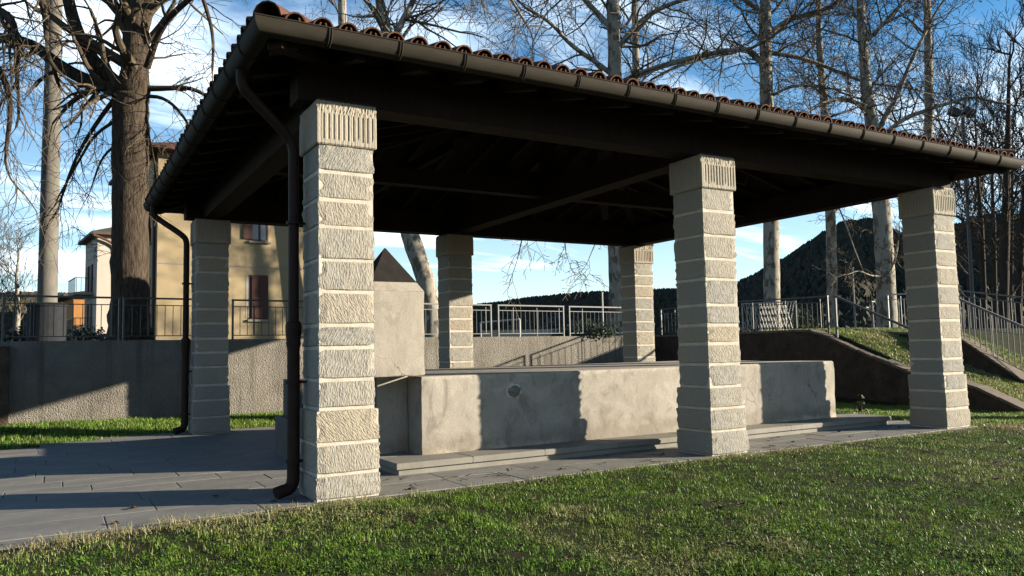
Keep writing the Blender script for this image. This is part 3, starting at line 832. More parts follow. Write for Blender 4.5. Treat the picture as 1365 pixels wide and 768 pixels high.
rail_panel((SX+.17, 8.2, 1.63), (SX+.17, 5.2, 1.58), RAIL_DARK, 'dark railing panel on the side wall ending where the slope begins', 'railing panels on the side wall', hgt=.84, balus=.15)
hr = tag(empty('handrail', (SX+.17, 4.98, 1.42)), 'dark sloping handrail running down beside the stairs above the coping', 'handrail')
m_ = MB(); m_.beam((0, 0, -.05), (0, 0, 1.0), .045, .045, (1, .2, 0)); m_.build('post', RAIL, hr)
m_ = MB(); m_.beam((0, .02, 1.0), (0, -1.95, .11), .05, .045); m_.build('top_rail', RAIL_DARK, hr)
m_ = MB(); m_.beam((0, -1.9, -.75), (0, -1.9, .14), .045, .045, (1, .2, 0)); m_.build('post', RAIL_DARK, hr)
rail_panel((16.17, 3.9, 1.40), (16.17, 1.95, .40), RAIL, 'grey sloping stair railing with close balusters on the low dark wall', None, hgt=1.10, balus=.115, low=.10, mid=.03, brad=.012)
m_ = MB(); lower = rail_panel((17.6, 6.3, 1.6), (17.6, 4.55, 1.55), RAIL_WHITE, 'pale railing panel at the top of the stairs', None, hgt=1.0, balus=.15)
rail_panel((17.62, 4.5, 1.58), (18.9, 2.7, 1.2), RAIL, 'grey railing running downhill behind the pale stair-top panel', None, hgt=1.02, balus=.12, brad=.011)

# ------------------------------------------------------------------ lamp pole, concrete pole, small things on the terrace
def Tz(p, z): return Vector((p.x, p.y, z))
pp = at(62, 440, 19.5)
cp = tag(empty('concrete_pole', (pp.x, pp.y, WALL_TOP-.06)), 'tall plain concrete pole rising out of a dark round drum base', 'pole')
m_ = MB(); m_.tube([(0, 0, .9), (0, 0, 4), (0, 0, 8), (0, 0, 14)], [.225, .21, .185, .15], 20); m_.build('shaft', CONCRETE, cp, True)
m_ = MB(); m_.tube([(0, 0, 0), (0, 0, .06), (0, 0, .08), (0, 0, 1.0), (0, 0, 1.02), (0, 0, 1.08), (0, 0, 1.1)], [.47, .47, .43, .43, .46, .46, .42], 28); m_.build('drum_base', DRUM, cp, False)
lp = at(1296, 400, 30)
fl = tag(empty('floodlight_pole', (lp.x, lp.y, 1.5)), 'thin tall metal pole carrying a floodlight head among the bare trees', 'lamp post')
top = at(1283, 152, 30); dl = top-Vector((lp.x, lp.y, 1.5))
m_ = MB(); m_.tube([(0, 0, 0), dl*.5, dl], [.075, .06, .05], 10); m_.build('mast', RAIL_DARK, fl, True)
m_ = MB(); m_.beam(dl+RT*-.32, dl+RT*.32, .06, .06); m_.build('crossbar', BLACKMETAL, fl)
for s in (-1, 1):
    m_ = MB(); c = dl+RT*(.28*s)+Vector((0, 0, .06)); m_.beam(c+Vector((.12, -.08, -.08)), c+Vector((-.16, .12, .10)), .30, .26); q = m_.build('floodlight', BLACKMETAL, fl)
    g = MB(); g.beam(c+Vector((.125, -.083, -.083)), c+Vector((.14, -.093, -.093)), .25, .2); g.build('glass', LAMPGLASS, q)
# small twin-lamp post and thin post beyond the handrail
q0 = at(1165, 455, 24); sp = tag(empty('lamp_post', (q0.x, q0.y, q0.z-.3)), 'short grey post with two small flat lamp heads by the white plane trunk', 'lamp post')
hh = at(1163, 402, 24).z-q0.z+.3
m_ = MB(); m_.tube([(0, 0, 0), (0, 0, hh)], .035, 8); m_.build('mast', RAIL, sp, True)
for dzz, sx in ((0, 0), (-.18, -.18)):
    m_ = MB(); c = RT*sx+Vector((0, 0, hh+dzz)); m_.box(-.075, .075, -.06, .06, -.02, .02, Matrix.Translation(c)); m_.build('lamp_head', RAIL, sp)
q1 = at(1141, 450, 24); m_ = MB(); m_.tube([(0, 0, 0), (0, 0, 2.6)], [.04, .025], 8)
o = tag(m_.build('thin_post', RAIL, None, True), 'thin bare grey post standing behind the sloping handrail', 'post'); o.location = (q1.x, q1.y, 1.0)
for (u, zt, lb) in ((899/4.875*0+804, 2.45, 'thin grey sign post rising behind the bush railing'), ):
    q1 = at(804, 440, 23.2); m_ = MB(); m_.tube([(0, 0, 0), (0, 0, 1.35)], .025, 8); o = tag(m_.build('sign_post', RAIL_WHITE, None, True), lb, 'post'); o.location = (q1.x, q1.y, WALL_TOP-.06)
# little white goal on the terrace
g0 = at(641, 447, 30); g1 = at(693, 447, 27.5)
gl = tag(empty('goal_frame', (g0.x, g0.y, WALL_TOP-.05)), 'small white tubular goal frame standing on the terrace', 'goal')
dg = Vector((g1.x-g0.x, g1.y-g0.y, 0)); bk = Vector((-dg.y, dg.x, 0)).normalized()*.7
for t in (0, 1): m_ = MB(); m_.tube([dg*t, dg*t+Vector((0, 0, .75))], .035, 8); m_.build('post', RAIL_WHITE, gl)
m_ = MB(); m_.tube([Vector((0, 0, .75)), dg+Vector((0, 0, .75))], .035, 8); m_.build('crossbar', RAIL_WHITE, gl)
# low pale kerb wall behind
k0 = at(640, 446, 36); k1 = at(750, 446, 36); m_ = MB(); m_.beam((k0.x, k0.y, WALL_TOP+.24), (k1.x, k1.y, WALL_TOP+.24), .3, .6)
tag(m_.build('low_wall', WHITE_RENDER), 'low pale wall along the far edge of the terrace behind the goal', 'wall')
# white wire lattice between rail and plane trunk
l0 = at(990, 430, 27); l1 = at(1062, 430, 26)
lf = tag(empty('lattice_fence', (l0.x, l0.y, WALL_TOP-.05)), 'white wire lattice fence leaning behind the side railing', 'fence')
dlf = Vector((l1.x-l0.x, l1.y-l0.y, 0)); m_ = MB()
for t in (0, .33, .66, 1): q = MB(); q.tube([dlf*t, dlf*t+Vector((0, 0, 1.12))], .022, 6); q.build('post', RAIL_WHITE, lf)
nl = 18
for k in range(nl):
    for s in (-1, 1):
        a = k/nl; b_ = a+s*.14
        if 0 <= b_ <= 1: m_.tube([dlf*a+Vector((0, 0, .02)), dlf*b_+Vector((0, 0, 1.08))], .008, 4)
m_.build('wire_mesh', RAIL_WHITE, lf)
q = MB(); q.tube([Vector((0, 0, 1.1)), dlf+Vector((0, 0, 1.1))], .02, 6); q.build('top_rail', RAIL_WHITE, lf)

# ------------------------------------------------------------------ buildings
def window(par, mat_face, u0, u1, z0, z1, shut, closed=False):
    """window on a facade: local u along the wall, n outwards (local -y)"""
    w = MB(); w.box(u0, u1, -.004, .02, z0, z1, mat_face); win = w.build('window', GLASS, par)
    fr = MB(); t = .06
    for a in ((u0-t, u1+t, z1, z1+t), (u0-t, u1+t, z0-t, z0), (u0-t, u0, z0, z1), (u1, u1+t, z0, z1), ((u0+u1)/2-.03, (u0+u1)/2+.03, z0, z1)):
        fr.box(a[0], a[1], -.035, .01, a[2], a[3], mat_face)
    fr.build('frame', SHUTTER, win)
    s = MB(); s.box(u0-.15, u1+.15, -.11, .02, z0-.14, z0-.062, mat_face); s.build('sill', STONE_SILL, win)
    hw_ = (u1-u0)/2
    for k, (a, b) in enumerate(([(u0, (u0+u1)/2-.005), ((u0+u1)/2+.005, u1)] if closed else ([(u0-hw_-.08, u0-.02)] if shut == 1 else [(u0-hw_-.08, u0-.02), (u1+.02, u1+hw_+.08)]))):
        q = MB(); q.box(a, b, -.085, -.038, z0, z1, mat_face)
        nsl = 16
        for j in range(nsl):
            zz_ = z0+.06+(z1-z0-.12)*j/(nsl-1)
            q.box(a+.05, b-.05, -.10, -.086, zz_-.012, zz_+.018, mat_face)
        q.build('shutter', SHUTTER, win)
ang = math.atan(WALL_A)
def frame_at(p, rz): return Matrix.Translation(p) @ Matrix.Rotation(rz, 4, 'Z')
# cream house: corner at pixel 208
DC = 27.0
pc = at(208, 440, DC); hb = tag(empty('cream_house', (pc.x, pc.y, WALL_TOP-.05), ang), 'cream rendered house with brown shutters and terracotta roof beyond the wall', 'house')
HWD, HDP, HHT = 8.2, 6.4, 6.85
q = MB(); q.box(0, HWD, 0, HDP, -.3, HHT); q.build('wall', CREAM, hb)
q = MB(); q.box(-.012, HWD+.012, -.018, HDP, 2.92, 2.98); q.build('string_course', PINK_RENDER, hb)
q = MB(); ov = .5
q.add([(-ov, -ov, HHT), (HWD+ov, -ov, HHT), (HWD+ov, HDP+ov, HHT), (-ov, HDP+ov, HHT), (-ov, -ov, HHT+.14), (HWD+ov, -ov, HHT+.14), (HWD+ov, HDP+ov, HHT+.14), (-ov, HDP+ov, HHT+.14), (HDP/2, HDP/2, HHT+1.5), (HWD-HDP/2, HDP/2, HHT+1.5)],
      [(3, 2, 1, 0), (0, 1, 5, 4), (1, 2, 6, 5), (2, 3, 7, 6), (3, 0, 4, 7), (4, 5, 9, 8), (5, 6, 9), (6, 7, 8, 9), (7, 4, 8)])
rfh = q.build('roof', TERRA, hb)
q = MB(); q.box(-ov-.1, HWD+ov+.1, -ov-.1, -ov-.002, HHT+.0, HHT+.13); q.build('gutter', SHUTTER, rfh)
I4 = Matrix.Identity(4)
def ux(u): # metres along the lit face for a pixel column
    c = CAM; best = None
    d = FW+RT*((u-682.5)/F_PX)-UP*((380-384)/F_PX)
    e = Vector((math.cos(ang), math.sin(ang))); nrm_ = Vector((-e.y, e.x))
    t = (Vector((pc.x, pc.y))-Vector((c.x, c.y))).dot(nrm_)/Vector((d.x, d.y)).dot(nrm_)
    w = Vector((c.x+d.x*t, c.y+d.y*t)); return (w-Vector((pc.x, pc.y))).dot(e), t
def zz_at(u, v):
    _, t = ux(u); return (CAM+(FW+RT*((u-682.5)/F_PX)-UP*((v-384)/F_PX))*t).z-(WALL_TOP-.05)
ua, ub = ux(335)[0], ux(355)[0]
window(hb, I4, ua, ub, zz_at(345, 424), zz_at(345, 369), 2, closed=True)
ua, ub = ux(336)[0], ux(355)[0]
window(hb, I4, ua, ub, zz_at(345, 319), zz_at(345, 270), 1)
ua, ub = ux(450)[0], ux(470)[0]
window(hb, I4, ua, ub, zz_at(345, 424), zz_at(345, 369), 2, closed=True)
window(hb, I4, ua, ub, zz_at(345, 319), zz_at(345, 270), 2)
q = MB(); q.box(ux(330)[0]-.05, ux(335)[0]-.02, -.012, .0, zz_at(335, 424), zz_at(335, 369)); q.build('patched_render', WHITE_RENDER, hb)
ML = Matrix.Rotation(-math.pi/2, 4, 'Z')   # left face: local u runs along -y
for (yc) in (1.6, 4.6):
    for z0, z1 in ((.95, 2.45), (3.85, 5.35)): window(hb, ML, -yc-.5, -yc+.5, z0, z1, 2, closed=(yc < 2))
q = MB(); q.tube([(-.06, .25, HHT-.05), (-.06, .25, 0)], .05, 8); q.build('downpipe', SHUTTER, hb)
# white house with balconies
DW = 52.0
pw = at(128, 430, DW); wh = tag(empty('white_house', (pw.x, pw.y, WALL_TOP-.3), ang), 'tall white house with small balconies and brown downpipe behind the thick trunk', 'house')
WH = at(128, 312, DW).z-(WALL_TOP-.3)
q = MB(); q.box(0, 5.5, 0, 5.4, -.5, WH); q.build('wall', WHITE_RENDER, wh)
q = MB(); q.add([(-.45, -.5, WH), (6.0, -.5, WH), (6.0, 5.9, WH), (-.45, 5.9, WH), (-.45, -.5, WH+.18), (6.0, -.5, WH+.18), (6.0, 5.9, WH+.18), (-.45, 5.9, WH+.18), (2.7, 2.6, WH+1.4), (2.7, 2.9, WH+1.4)],
      [(3, 2, 1, 0), (0, 1, 5, 4), (1, 2, 6, 5), (2, 3, 7, 6), (3, 0, 4, 7), (4, 5, 8), (5, 6, 9, 8), (6, 7, 9), (7, 4, 8, 9)]); q.build('roof', SOFFIT, wh)
q = MB(); q.tube(smooth([(-.35, -.45, WH-.05), (-.1, -.3, WH-.1), (.9, -.2, WH-.5), (1.2, -.1, WH-1.0), (1.2, -.1, 0)], 2), .09, 8); q.build('downpipe', SHUTTER, wh)
for lv in range(2):
    zb_ = .6+lv*2.7
    q = MB(); q.box(-1.15, 0, 1.2+lv*.0, 4.6, zb_+.9, zb_+1.06); bal = q.build('balcony', PINK_RENDER, wh)
    for k in range(9):
        q = MB(); y = 1.25+k*.415; q.box(-1.13, -1.10, y, y+.03, zb_+1.06, zb_+2.0); q.build('bar', RAIL_DARK, bal)
    q = MB(); q.box(-1.15, -1.08, 1.2, 4.6, zb_+2.0, zb_+2.05); q.box(-1.15, 0, 1.2, 1.25, zb_+2.0, zb_+2.05); q.build('rail', RAIL_DARK, bal)
    for k in range(4):
        q = MB(); q.box(-1.05+k*.27, -1.02+k*.27, 1.21, 1.24, zb_+1.06, zb_+2.0); q.build('bar', RAIL_DARK, bal)
    for yc in (2.2, 3.8): window(wh, ML, -yc-.45, -yc+.45, zb_+1.1, zb_+3.0, 2, closed=True)
DO = 75.0
po = at(97, 430, DO); oh = tag(empty('orange_house', (po.x, po.y, WALL_TOP-.5), ang), 'small distant orange house with dark balconies beside the white house', 'house')
OH = at(97, 395, DO).z-(WALL_TOP-.5)
q = MB(); q.box(0, 6, 0, 8, -.5, OH); q.build('wall', ORANGE, oh)
q = MB(); q.add([(-.9, -.7, OH), (6.7, -.7, OH), (6.7, 8.7, OH), (-.9, 8.7, OH), (-.9, -.7, OH+.2), (6.7, -.7, OH+.2), (6.7, 8.7, OH+.2), (-.9, 8.7, OH+.2), (3, 3, OH+1.1), (3, 5, OH+1.1)],
      [(3, 2, 1, 0), (0, 1, 5, 4), (1, 2, 6, 5), (2, 3, 7, 6), (3, 0, 4, 7), (4, 5, 8), (5, 6, 9, 8), (6, 7, 9), (7, 4, 8, 9)]); q.build('roof', SOFFIT, oh)
for zb_ in (.7, 2.6):
    q = MB(); q.box(.2, 2.8, -.9, -.004, zb_, zb_+.7); q.build('balcony', SOFFIT, oh)

# ------------------------------------------------------------------ trees
def perp(d, r):
    v = Vector((r.gauss(0, 1), r.gauss(0, 1), r.gauss(0, 1))); v = v-d*v.dot(d)
    return v.normalized() if v.length > 1e-4 else d.orthogonal().normalized()
def grow(mb, p, d, L, r0, lvl, P, r, tips):
    n = P['seg'][min(lvl, len(P['seg'])-1)]
    pts = [p.copy()]; rad = [r0]; d = d.normalized(); rend = max(r0*P['taper'], P['rmin'])
    dirs = [d.copy()]
    for i in range(n):
        d = (d + perp(d, r)*P['wig']*r.random() + Vector((0, 0, 1))*P['up'][min(lvl, len(P['up'])-1)]*r.uniform(.4, 1.2)).normalized()
        p = p + d*(L/n)
        pts.append(p.copy()); rad.append(r0+(rend-r0)*(i+1)/n); dirs.append(d.copy())
    sides = 8 if r0 > .06 else (5 if r0 > .022 else 3)
    mb.tube(pts, rad, sides, cap=False)
    if lvl >= P['depth']:
        tips.append(pts[-1]); tips.append(pts[len(pts)//2]); return
    nk = P['kids'][min(lvl, len(P['kids'])-1)]
    nk = max(1, int(nk*r.uniform(.75, 1.25)))
    for k in range(nk):
        t = r.uniform(.18, 1.0) if k else 1.0
        i = min(n, max(1, int(round(t*n)))); a = P['ang']*r.uniform(.65, 1.3)
        if k == 0: a *= .35
        nd = dirs[i]*math.cos(a)+perp(dirs[i], r)*math.sin(a)
        grow(mb, pts[i], nd, L*r.uniform(*P['ratio'])*(1 if t < .7 else .9), max(rad[i]*r.uniform(.5, .75), P['rmin']), lvl+1, P, r, tips)
def tree(name, label, cat_group, trunk, mats, P, limbs, seed, seeds=0):
    """trunk: list of (point, radius); limbs: list of (start_index or point list, ...)"""
    r = random.Random(seed); base = trunk[0][0]
    root = tag(empty(name, base), label, 'tree', cat_group)
    tm = MB(); pts = [q-base for q, _ in trunk]; rad = [x for _, x in trunk]
    # resample for a knotty trunk
    P2, R2 = [], []
    for i in range(len(pts)-1):
        for s in range(6):
            t = s/6; P2.append(pts[i].lerp(pts[i+1], t)+Vector((r.uniform(-1, 1), r.uniform(-1, 1), 0))*rad[i]*.035); R2.append((rad[i]*(1-t)+rad[i+1]*t)*r.uniform(.95, 1.05))
    P2.append(pts[-1]); R2.append(rad[-1])
    tm.tube(P2, R2, 16, cap=False); to = tm.build('trunk', mats[0], root, True)
    cm = MB(); tips = []
    for lb in limbs:
        if lb[0] == 'path':
            pp_ = [q-base for q in lb[1]]; rr_ = lb[2]
            ps = smooth(pp_, 2); n = len(ps); rads = [rr_[0]+(rr_[1]-rr_[0])*i/(n-1) for i in range(n)]
            lm = MB(); lm.tube(ps, rads, 10, cap=False); lm.build('limb', mats[0], root, True)
            kids = lb[3]; 
            for k in range(kids):
                i = int(n*r.uniform(.15, .99)); i = min(i, n-1); dd = (ps[min(i+1, n-1)]-ps[max(i-1, 0)]).normalized()
                a = P['ang']*r.uniform(.7, 1.4); nd = dd*math.cos(a)+perp(dd, r)*math.sin(a)
                if len(lb) > 5: nd = (nd+Vector(lb[5])).normalized()
                grow(cm, ps[i], nd, lb[4]*r.uniform(.6, 1.2), max(rads[i]*r.uniform(.3, .5), P['rmin']), 1, P, r, tips)
            grow(cm, ps[-1], (ps[-1]-ps[-2]), lb[4]*1.2, rr_[1]*.9, 1, P, r, tips)
        else:
            _, t0, t1, cnt, L, rr_ = lb[:6]
            for k in range(cnt):
                t = t0+(t1-t0)*(k+r.random())/cnt; i = min(len(P2)-2, int(t*(len(P2)-1)))
                dd = (P2[i+1]-P2[i]).normalized(); a = r.uniform(.75, 1.25)
                nd = dd*math.cos(a)+perp(dd, r)*math.sin(a)
                if len(lb) > 6: nd = (nd+Vector(lb[6])).normalized()
                grow(cm, P2[i], nd, L*r.uniform(.6, 1.25)*(1.15-.5*t), rr_*r.uniform(.7, 1.1), 0, P, r, tips)
    cm.build('crown', mats[1], root, False)
    if seeds and tips:
        sm = MB()
        for k in range(seeds):
            p = r.choice(tips)+Vector((r.gauss(0, .05), r.gauss(0, .05), -.05-abs(r.gauss(0, .06)))); s_ = r.uniform(.02, .04)
            vv = [p+Vector((r.uniform(-1, 1), r.uniform(-1, 1), r.uniform(-1, 1)))*s_ for _ in range(4)]
            sm.add(vv, [(0, 1, 2), (0, 3, 1), (1, 3, 2), (2, 3, 0)])
        so = sm.build('dry_leaf', SEED, root); so['kind'] = 'stuff'
    return root
PPL = dict(depth=3, seg=[9, 7, 5, 4], wig=.40, up=[.10, .03, -.04, -.05], kids=[6, 5, 4, 2], ang=.95, ratio=(.42, .74), taper=.42, rmin=.0075)
PLM = dict(depth=3, seg=[8, 7, 6, 5], wig=.34, up=[.03, .0, -.06, -.05], kids=[5, 4, 3, 2], ang=.85, ratio=(.5, .8), taper=.4, rmin=.005)
PDK = dict(depth=3, seg=[8, 6, 5, 4], wig=.25, up=[.16, .12, .08, .05], kids=[6, 5, 4, 3], ang=.62, ratio=(.45, .7), taper=.45, rmin=.009)

# thick lime tree by the wall
D1 = 16.5
T = lambda u, v, d=D1: at(u, v, d)
b0 = T(173, 462)
tree('lime_tree', 'thick ridged brown tree trunk with heavy forked limbs behind the railing', 'bare trees on the terrace',
     [(T(173, 462), .50), (T(173, 440), .43), (T(173, 400), .375), (T(174, 300), .35), (T(174, 200), .36), (T(175, 140), .345), (T(178, 112), .33)], (LIMEBARK, LIMETWIG), PLM,
     [('path', [T(165, 130), T(148, 116), T(115, 108), T(75, 85), T(40, 55), T(-20, 48, 15.8)], (.17, .09), 16, 1.5, (0, 0, -.35)),
      ('path', [T(168, 122), T(140, 98), T(115, 70), T(98, 30), T(88, -15), T(80, -90)], (.16, .10), 10, 1.4),
      ('path', [T(180, 120), T(180, 60), T(185, 0), T(192, -80), T(190, -200)], (.30, .17), 14, 1.9),
      ('path', [T(168, 118), T(182, 60), T(196, 10), T(212, -60), T(230, -160)], (.20, .10), 10, 1.8),
      ('path', [T(192, 118), T(222, 118), T(252, 116), T(280, 130)], (.07, .03), 6, .9),
      ('path', [T(196, 90, 16), T(214, 35, 15.6), T(250, 0, 15), T(300, -40, 14.5)], (.075, .04), 8, 1.2),
      ('path', [T(192, 128), T(220, 130), T(246, 155), T(262, 190)], (.045, .02), 5, .8),
      ('path', [T(158, 125), T(135, 155), T(112, 190), T(95, 225), T(80, 270)], (.055, .02), 8, .8, (0, 0, -.5)),
      ('path', [T(155, 160), T(125, 180), T(105, 215), T(78, 262)], (.04, .015), 7, .7, (0, 0, -.5)),
      ('path', [T(158, 190), T(135, 210), T(122, 250)], (.035, .012), 6, .6, (0, 0, -.5)),
      ('path', [T(194, 150), T(200, 190), T(208, 225)], (.03, .012), 5, .6, (0, 0, -.5)),
      ('path', [T(250, -60, 15), T(275, 10, 15), T(285, 50, 15), T(283, 95, 15)], (.05, .02), 8, .8, (0, 0, -.3)),
      ('auto', .40, .98, 7, 1.1, .022)], 12)
# hanging limbs of a tree just outside the frame
tree('lime_tree', 'bare tree whose drooping shoots hang before the concrete pole', 'bare trees on the terrace',
     [(at(-120, 462, 15.5), .42), (at(-118, 300, 15.5), .36), (at(-110, 100, 15.5), .33), (at(-100, -60, 15.5), .28)], (LIMEBARK, LIMETWIG), PLM,
     [('path', [at(-110, 60, 15.5), at(-60, 20, 15.3), at(-20, 10, 15), at(15, 20, 14.8), at(22, 60, 14.8)], (.13, .06), 16, 1.3, (0, 0, -.6)),
      ('path', [at(-110, 130, 15.5), at(-70, 90, 15.3), at(-30, 70, 15), at(2, 92, 14.8), at(16, 140, 14.8), at(8, 200, 14.8)], (.11, .03), 16, 1.1, (0, 0, -.6)),
      ('path', [at(-105, -20, 15.5), at(-40, -60, 15.5), at(40, -40, 15), at(60, 10, 14.8), at(62, 50, 14.8)], (.12, .04), 16, 1.3, (0, 0, -.5)),
      ('auto', .6, .99, 6, 2.0, .07)], 5)
def plane(label, pts, seed, limbs, seeds=700, grp='plane trees on the terrace', mats=None, P=None):
    return tree('plane_tree', label, grp, pts, mats or (PLANEBARK, PLANETWIG), P or PPL, limbs, seed, seeds)
d = 24
plane('leaning pale plane tree seen between the fountain block and a pillar', [(at(577, 455, d), .40), (at(574, 420, d), .31), (at(566, 370, d), .29), (at(546, 312, d), .27), (at(528, 200, d), .24), (at(519, 60, d), .21)], 31,
      [('path', [at(519, 70, d), at(513, 30, d), at(505, 0, d), at(503, -80, d), at(490, -180, d)], (.19, .09), 14, 2.0),
       ('path', [at(520, 62, d), at(535, 30, d), at(552, 0, d), at(575, -60, d-.5), at(610, -120, d-1)], (.12, .06), 16, 2.2, (0, 0, -.3)),
       ('path', [at(519, 40, d), at(480, -10, d), at(440, -40, d-1), at(400, -60, d-1)], (.08, .04), 10, 1.8),
       ('path', [at(575, -60, d), at(620, -50, d-1), at(670, -20, d-1), at(700, 30, d-1)], (.07, .03), 14, 1.6, (0, 0, -.5)),
       ('auto', .80, .99, 4, 3.0, .07)])
d = 25
plane('upright plane tree rising behind the far corner pillar', [(at(822, 455, d), .27), (at(821, 380, d), .23), (at(819, 300, d), .22), (at(820, 150, d), .22), (at(819, 60, d), .21), (at(815, -40, d), .18), (at(812, -200, d), .10)], 41,
      [('path', [at(820, 70, d), at(850, 30, d), at(890, 5, d), at(950, -10, d-1)], (.11, .05), 14, 2.0),
       ('path', [at(820, 115, d), at(860, 95, d), at(910, 80, d), at(960, 68, d-.5), at(1000, 65, d-1)], (.12, .05), 18, 1.6),
       ('path', [at(817, 100, d), at(790, 80, d), at(760, 60, d-.5), at(735, 30, d-1), at(700, 10, d-1)], (.09, .04), 16, 1.8),
       ('path', [at(817, 40, d), at(780, 0, d), at(740, -40, d-1), at(680, -50, d-1)], (.10, .05), 14, 2.0, (0, 0, -.3)),
       ('path', [at(818, 170, d), at(790, 190, d-1), at(740, 250, d-1.5), at(700, 300, d-2), at(690, 345, d-2)], (.05, .015), 8, .9, (0, 0, -.7)),
       ('path', [at(818, 200, d), at(800, 230, d-1), at(780, 270, d-1.5), at(750, 300, d-2), at(755, 340, d-2)], (.04, .012), 5, .8, (0, 0, -.7)),
       ('path', [at(818, 180, d), at(840, 220, d-1), at(830, 270, d-1.5), at(800, 310, d-2), at(785, 345, d-2)], (.04, .012), 5, .8, (0, 0, -.5)),
       ('auto', .66, .99, 9, 2.8, .06)])
d = 27
plane('plane tree with brown and white trunk behind the side railing', [(at(1030, 455, d), .33), (at(1029, 420, d), .27), (at(1028, 300, d), .26), (at(1022, 140, d), .22), (at(1020, 40, d), .20), (at(1022, -60, d), .16), (at(1022, -220, d), .09)], 51,
      [('path', [at(1021, 95, d), at(1000, 62, d), at(960, 72, d-.5), at(910, 85, d-1), at(880, 100, d-1)], (.10, .04), 16, 1.6),
       ('path', [at(1022, 50, d), at(1050, 25, d), at(1090, 18, d-.5), at(1130, -5, d-1)], (.11, .05), 16, 1.8),
       ('path', [at(1022, 70, d), at(1060, 75, d), at(1105, 90, d), at(1150, 110, d-.5), at(1190, 115, d-1)], (.09, .03), 16, 1.5),
       ('path', [at(1020, 20, d), at(985, -5, d), at(950, -40, d-.5)], (.09, .05), 12, 1.8),
       ('path', [at(1024, 130, d), at(1060, 112, d-.5), at(1100, 118, d-1)], (.06, .03), 12, 1.2),
       ('auto', .55, .99, 12, 2.6, .055)], 1300)
d = 30
plane('slim plane tree with a knobbly fork in front of the wooded hill', [(at(1109, 455, d), .22), (at(1109, 380, d), .19), (at(1107, 285, d), .19), (at(1100, 160, d), .15), (at(1092, 60, d), .12), (at(1090, -60, d), .08)], 61,
      [('path', [at(1108, 285, d), at(1120, 275, d), at(1138, 262, d), at(1150, 240, d)], (.09, .05), 8, 1.4),
       ('path', [at(1112, 262, d), at(1128, 300, d-1), at(1138, 330, d-1), at(1150, 360, d-1)], (.035, .012), 8, .9, (0, 0, -.3)),
       ('auto', .5, .99, 13, 2.4, .05)], 900)
d = 25
plane('stout white-barked plane tree standing on the grass bank behind the handrail', [(at(1184, 457, d), .46), (at(1183, 440, d), .33), (at(1181, 380, d), .29), (at(1176, 290, d), .28), (at(1166, 190, d), .22), (at(1155, 120, d), .17), (at(1148, 30, d), .13), (at(1146, -100, d), .08)], 71,
      [('path', [at(1170, 190, d), at(1200, 160, d), at(1240, 145, d-.5), at(1290, 130, d-1)], (.09, .04), 14, 1.5),
       ('path', [at(1168, 180, d), at(1195, 130, d), at(1215, 80, d), at(1240, 30, d)], (.09, .04), 14, 1.6),
       ('path', [at(1160, 150, d), at(1130, 130, d), at(1100, 135, d-.5), at(1075, 150, d-1)], (.08, .035), 14, 1.3),
       ('path', [at(1150, 60, d), at(1180, 30, d), at(1210, -5, d)], (.08, .04), 12, 1.6),
       ('path', [at(1183, 368, d-.3), at(1190, 355, d-.5), at(1196, 335, d-.5), at(1197, 320, d-.5)], (.035, .02), 5, .8),
       ('path', [at(1176, 368, d-.3), at(1160, 368, d-.8), at(1145, 360, d-1), at(1130, 366, d-1.2)], (.03, .012), 6, .7),
       ('auto', .6, .99, 11, 2.2, .05)], 1100)
# the tree by the road whose trunk keeps the sun off the back corner pillar
plane('tall plane tree beside the stairs whose trunk shades the back corner pillar', [(Vector((18.2, -3.31, -.3)), .48), (Vector((18.2, -3.31, .3)), .40), (Vector((18.25, -3.3, 4)), .36), (Vector((18.3, -3.2, 8)), .30), (Vector((18.4, -3.3, 13)), .16)], 93,
      [('auto', .66, .99, 10, 3.0, .07)], 500)
# more crown behind
for (u, vt, dd, sd, lb) in ((846, -160, 36, 83, 'plane tree crown seen above the roof behind the far corner pillar'), (1236, -40, 36, 87, 'plane tree crown seen beside the floodlight pole'), (456, -160, 30, 89, 'plane tree crown seen above the hip of the roof')):
    plane(lb, [(at(u, 455, dd), .26), (at(u-3, 300, dd), .23), (at(u+3, 140, dd), .19), (at(u, 0, dd), .15), (at(u, vt, dd), .07)], sd,
          [('auto', .52, .99, 11, 3.2, .06)], 900)
# dark bare wood on the right
rw = random.Random(77)
dark = [(1338, 30, 1345, 60, .17), (1312, 34, 1300, 120, .11), (1358, 33, 1372, 90, .13), (1378, 31, 1392, 60, .15), (1326, 42, 1322, 160, .12), (1292, 44, 1288, 200, .10), (1272, 46, 1262, 170, .09), (1348, 48, 1350, 140, .10), (1400, 40, 1410, 90, .12), (1222, 48, 1226, 190, .09)]
for i, (u, dd, ut, vt, r0) in enumerate(dark):
    tree('bare_tree', {0: 'tallest dark leafless tree in the wood beyond the stair railing', 6: 'thin dark leafless tree just behind the floodlight pole'}.get(i, 'slender dark leafless tree in the wood beyond the stairs'), 'dark leafless trees in the wood beyond the stairs',
         [(at(u, 470, dd), r0*1.3), (at(u, 400, dd), r0), (at((2*u+ut)/3, 300, dd), r0*.9), (at((u+2*ut)/3, (vt+300)/2+40, dd), r0*.7), (at(ut, vt+40, dd), r0*.3), (at(ut+3, vt-15, dd), r0*.06)], (DARKBARK, DARKTWIG), PDK,
         [('auto', .22, .99, 14, 2.6*dd/34, .045*dd/34)], 200+i)
# faint trees far left
for i, (u, v, dd, hh_) in enumerate(((22, 340, 60, 70), (-25, 330, 55, 80))):
    tree('bare_tree', ['small pale bare tree far behind the concrete pole', 'bare tree at the far end of the terrace'][i], 'bare trees far along the terrace',
         [(at(u, 455, dd), .2), (at(u+2, 420, dd), .17), (at(u, v+30, dd), .12), (at(u+4, v-10, dd), .05)], (PLANEBARK, PLANETWIG), PDK, [('auto', .2, .99, 14, 2.6, .05)], 300+i)

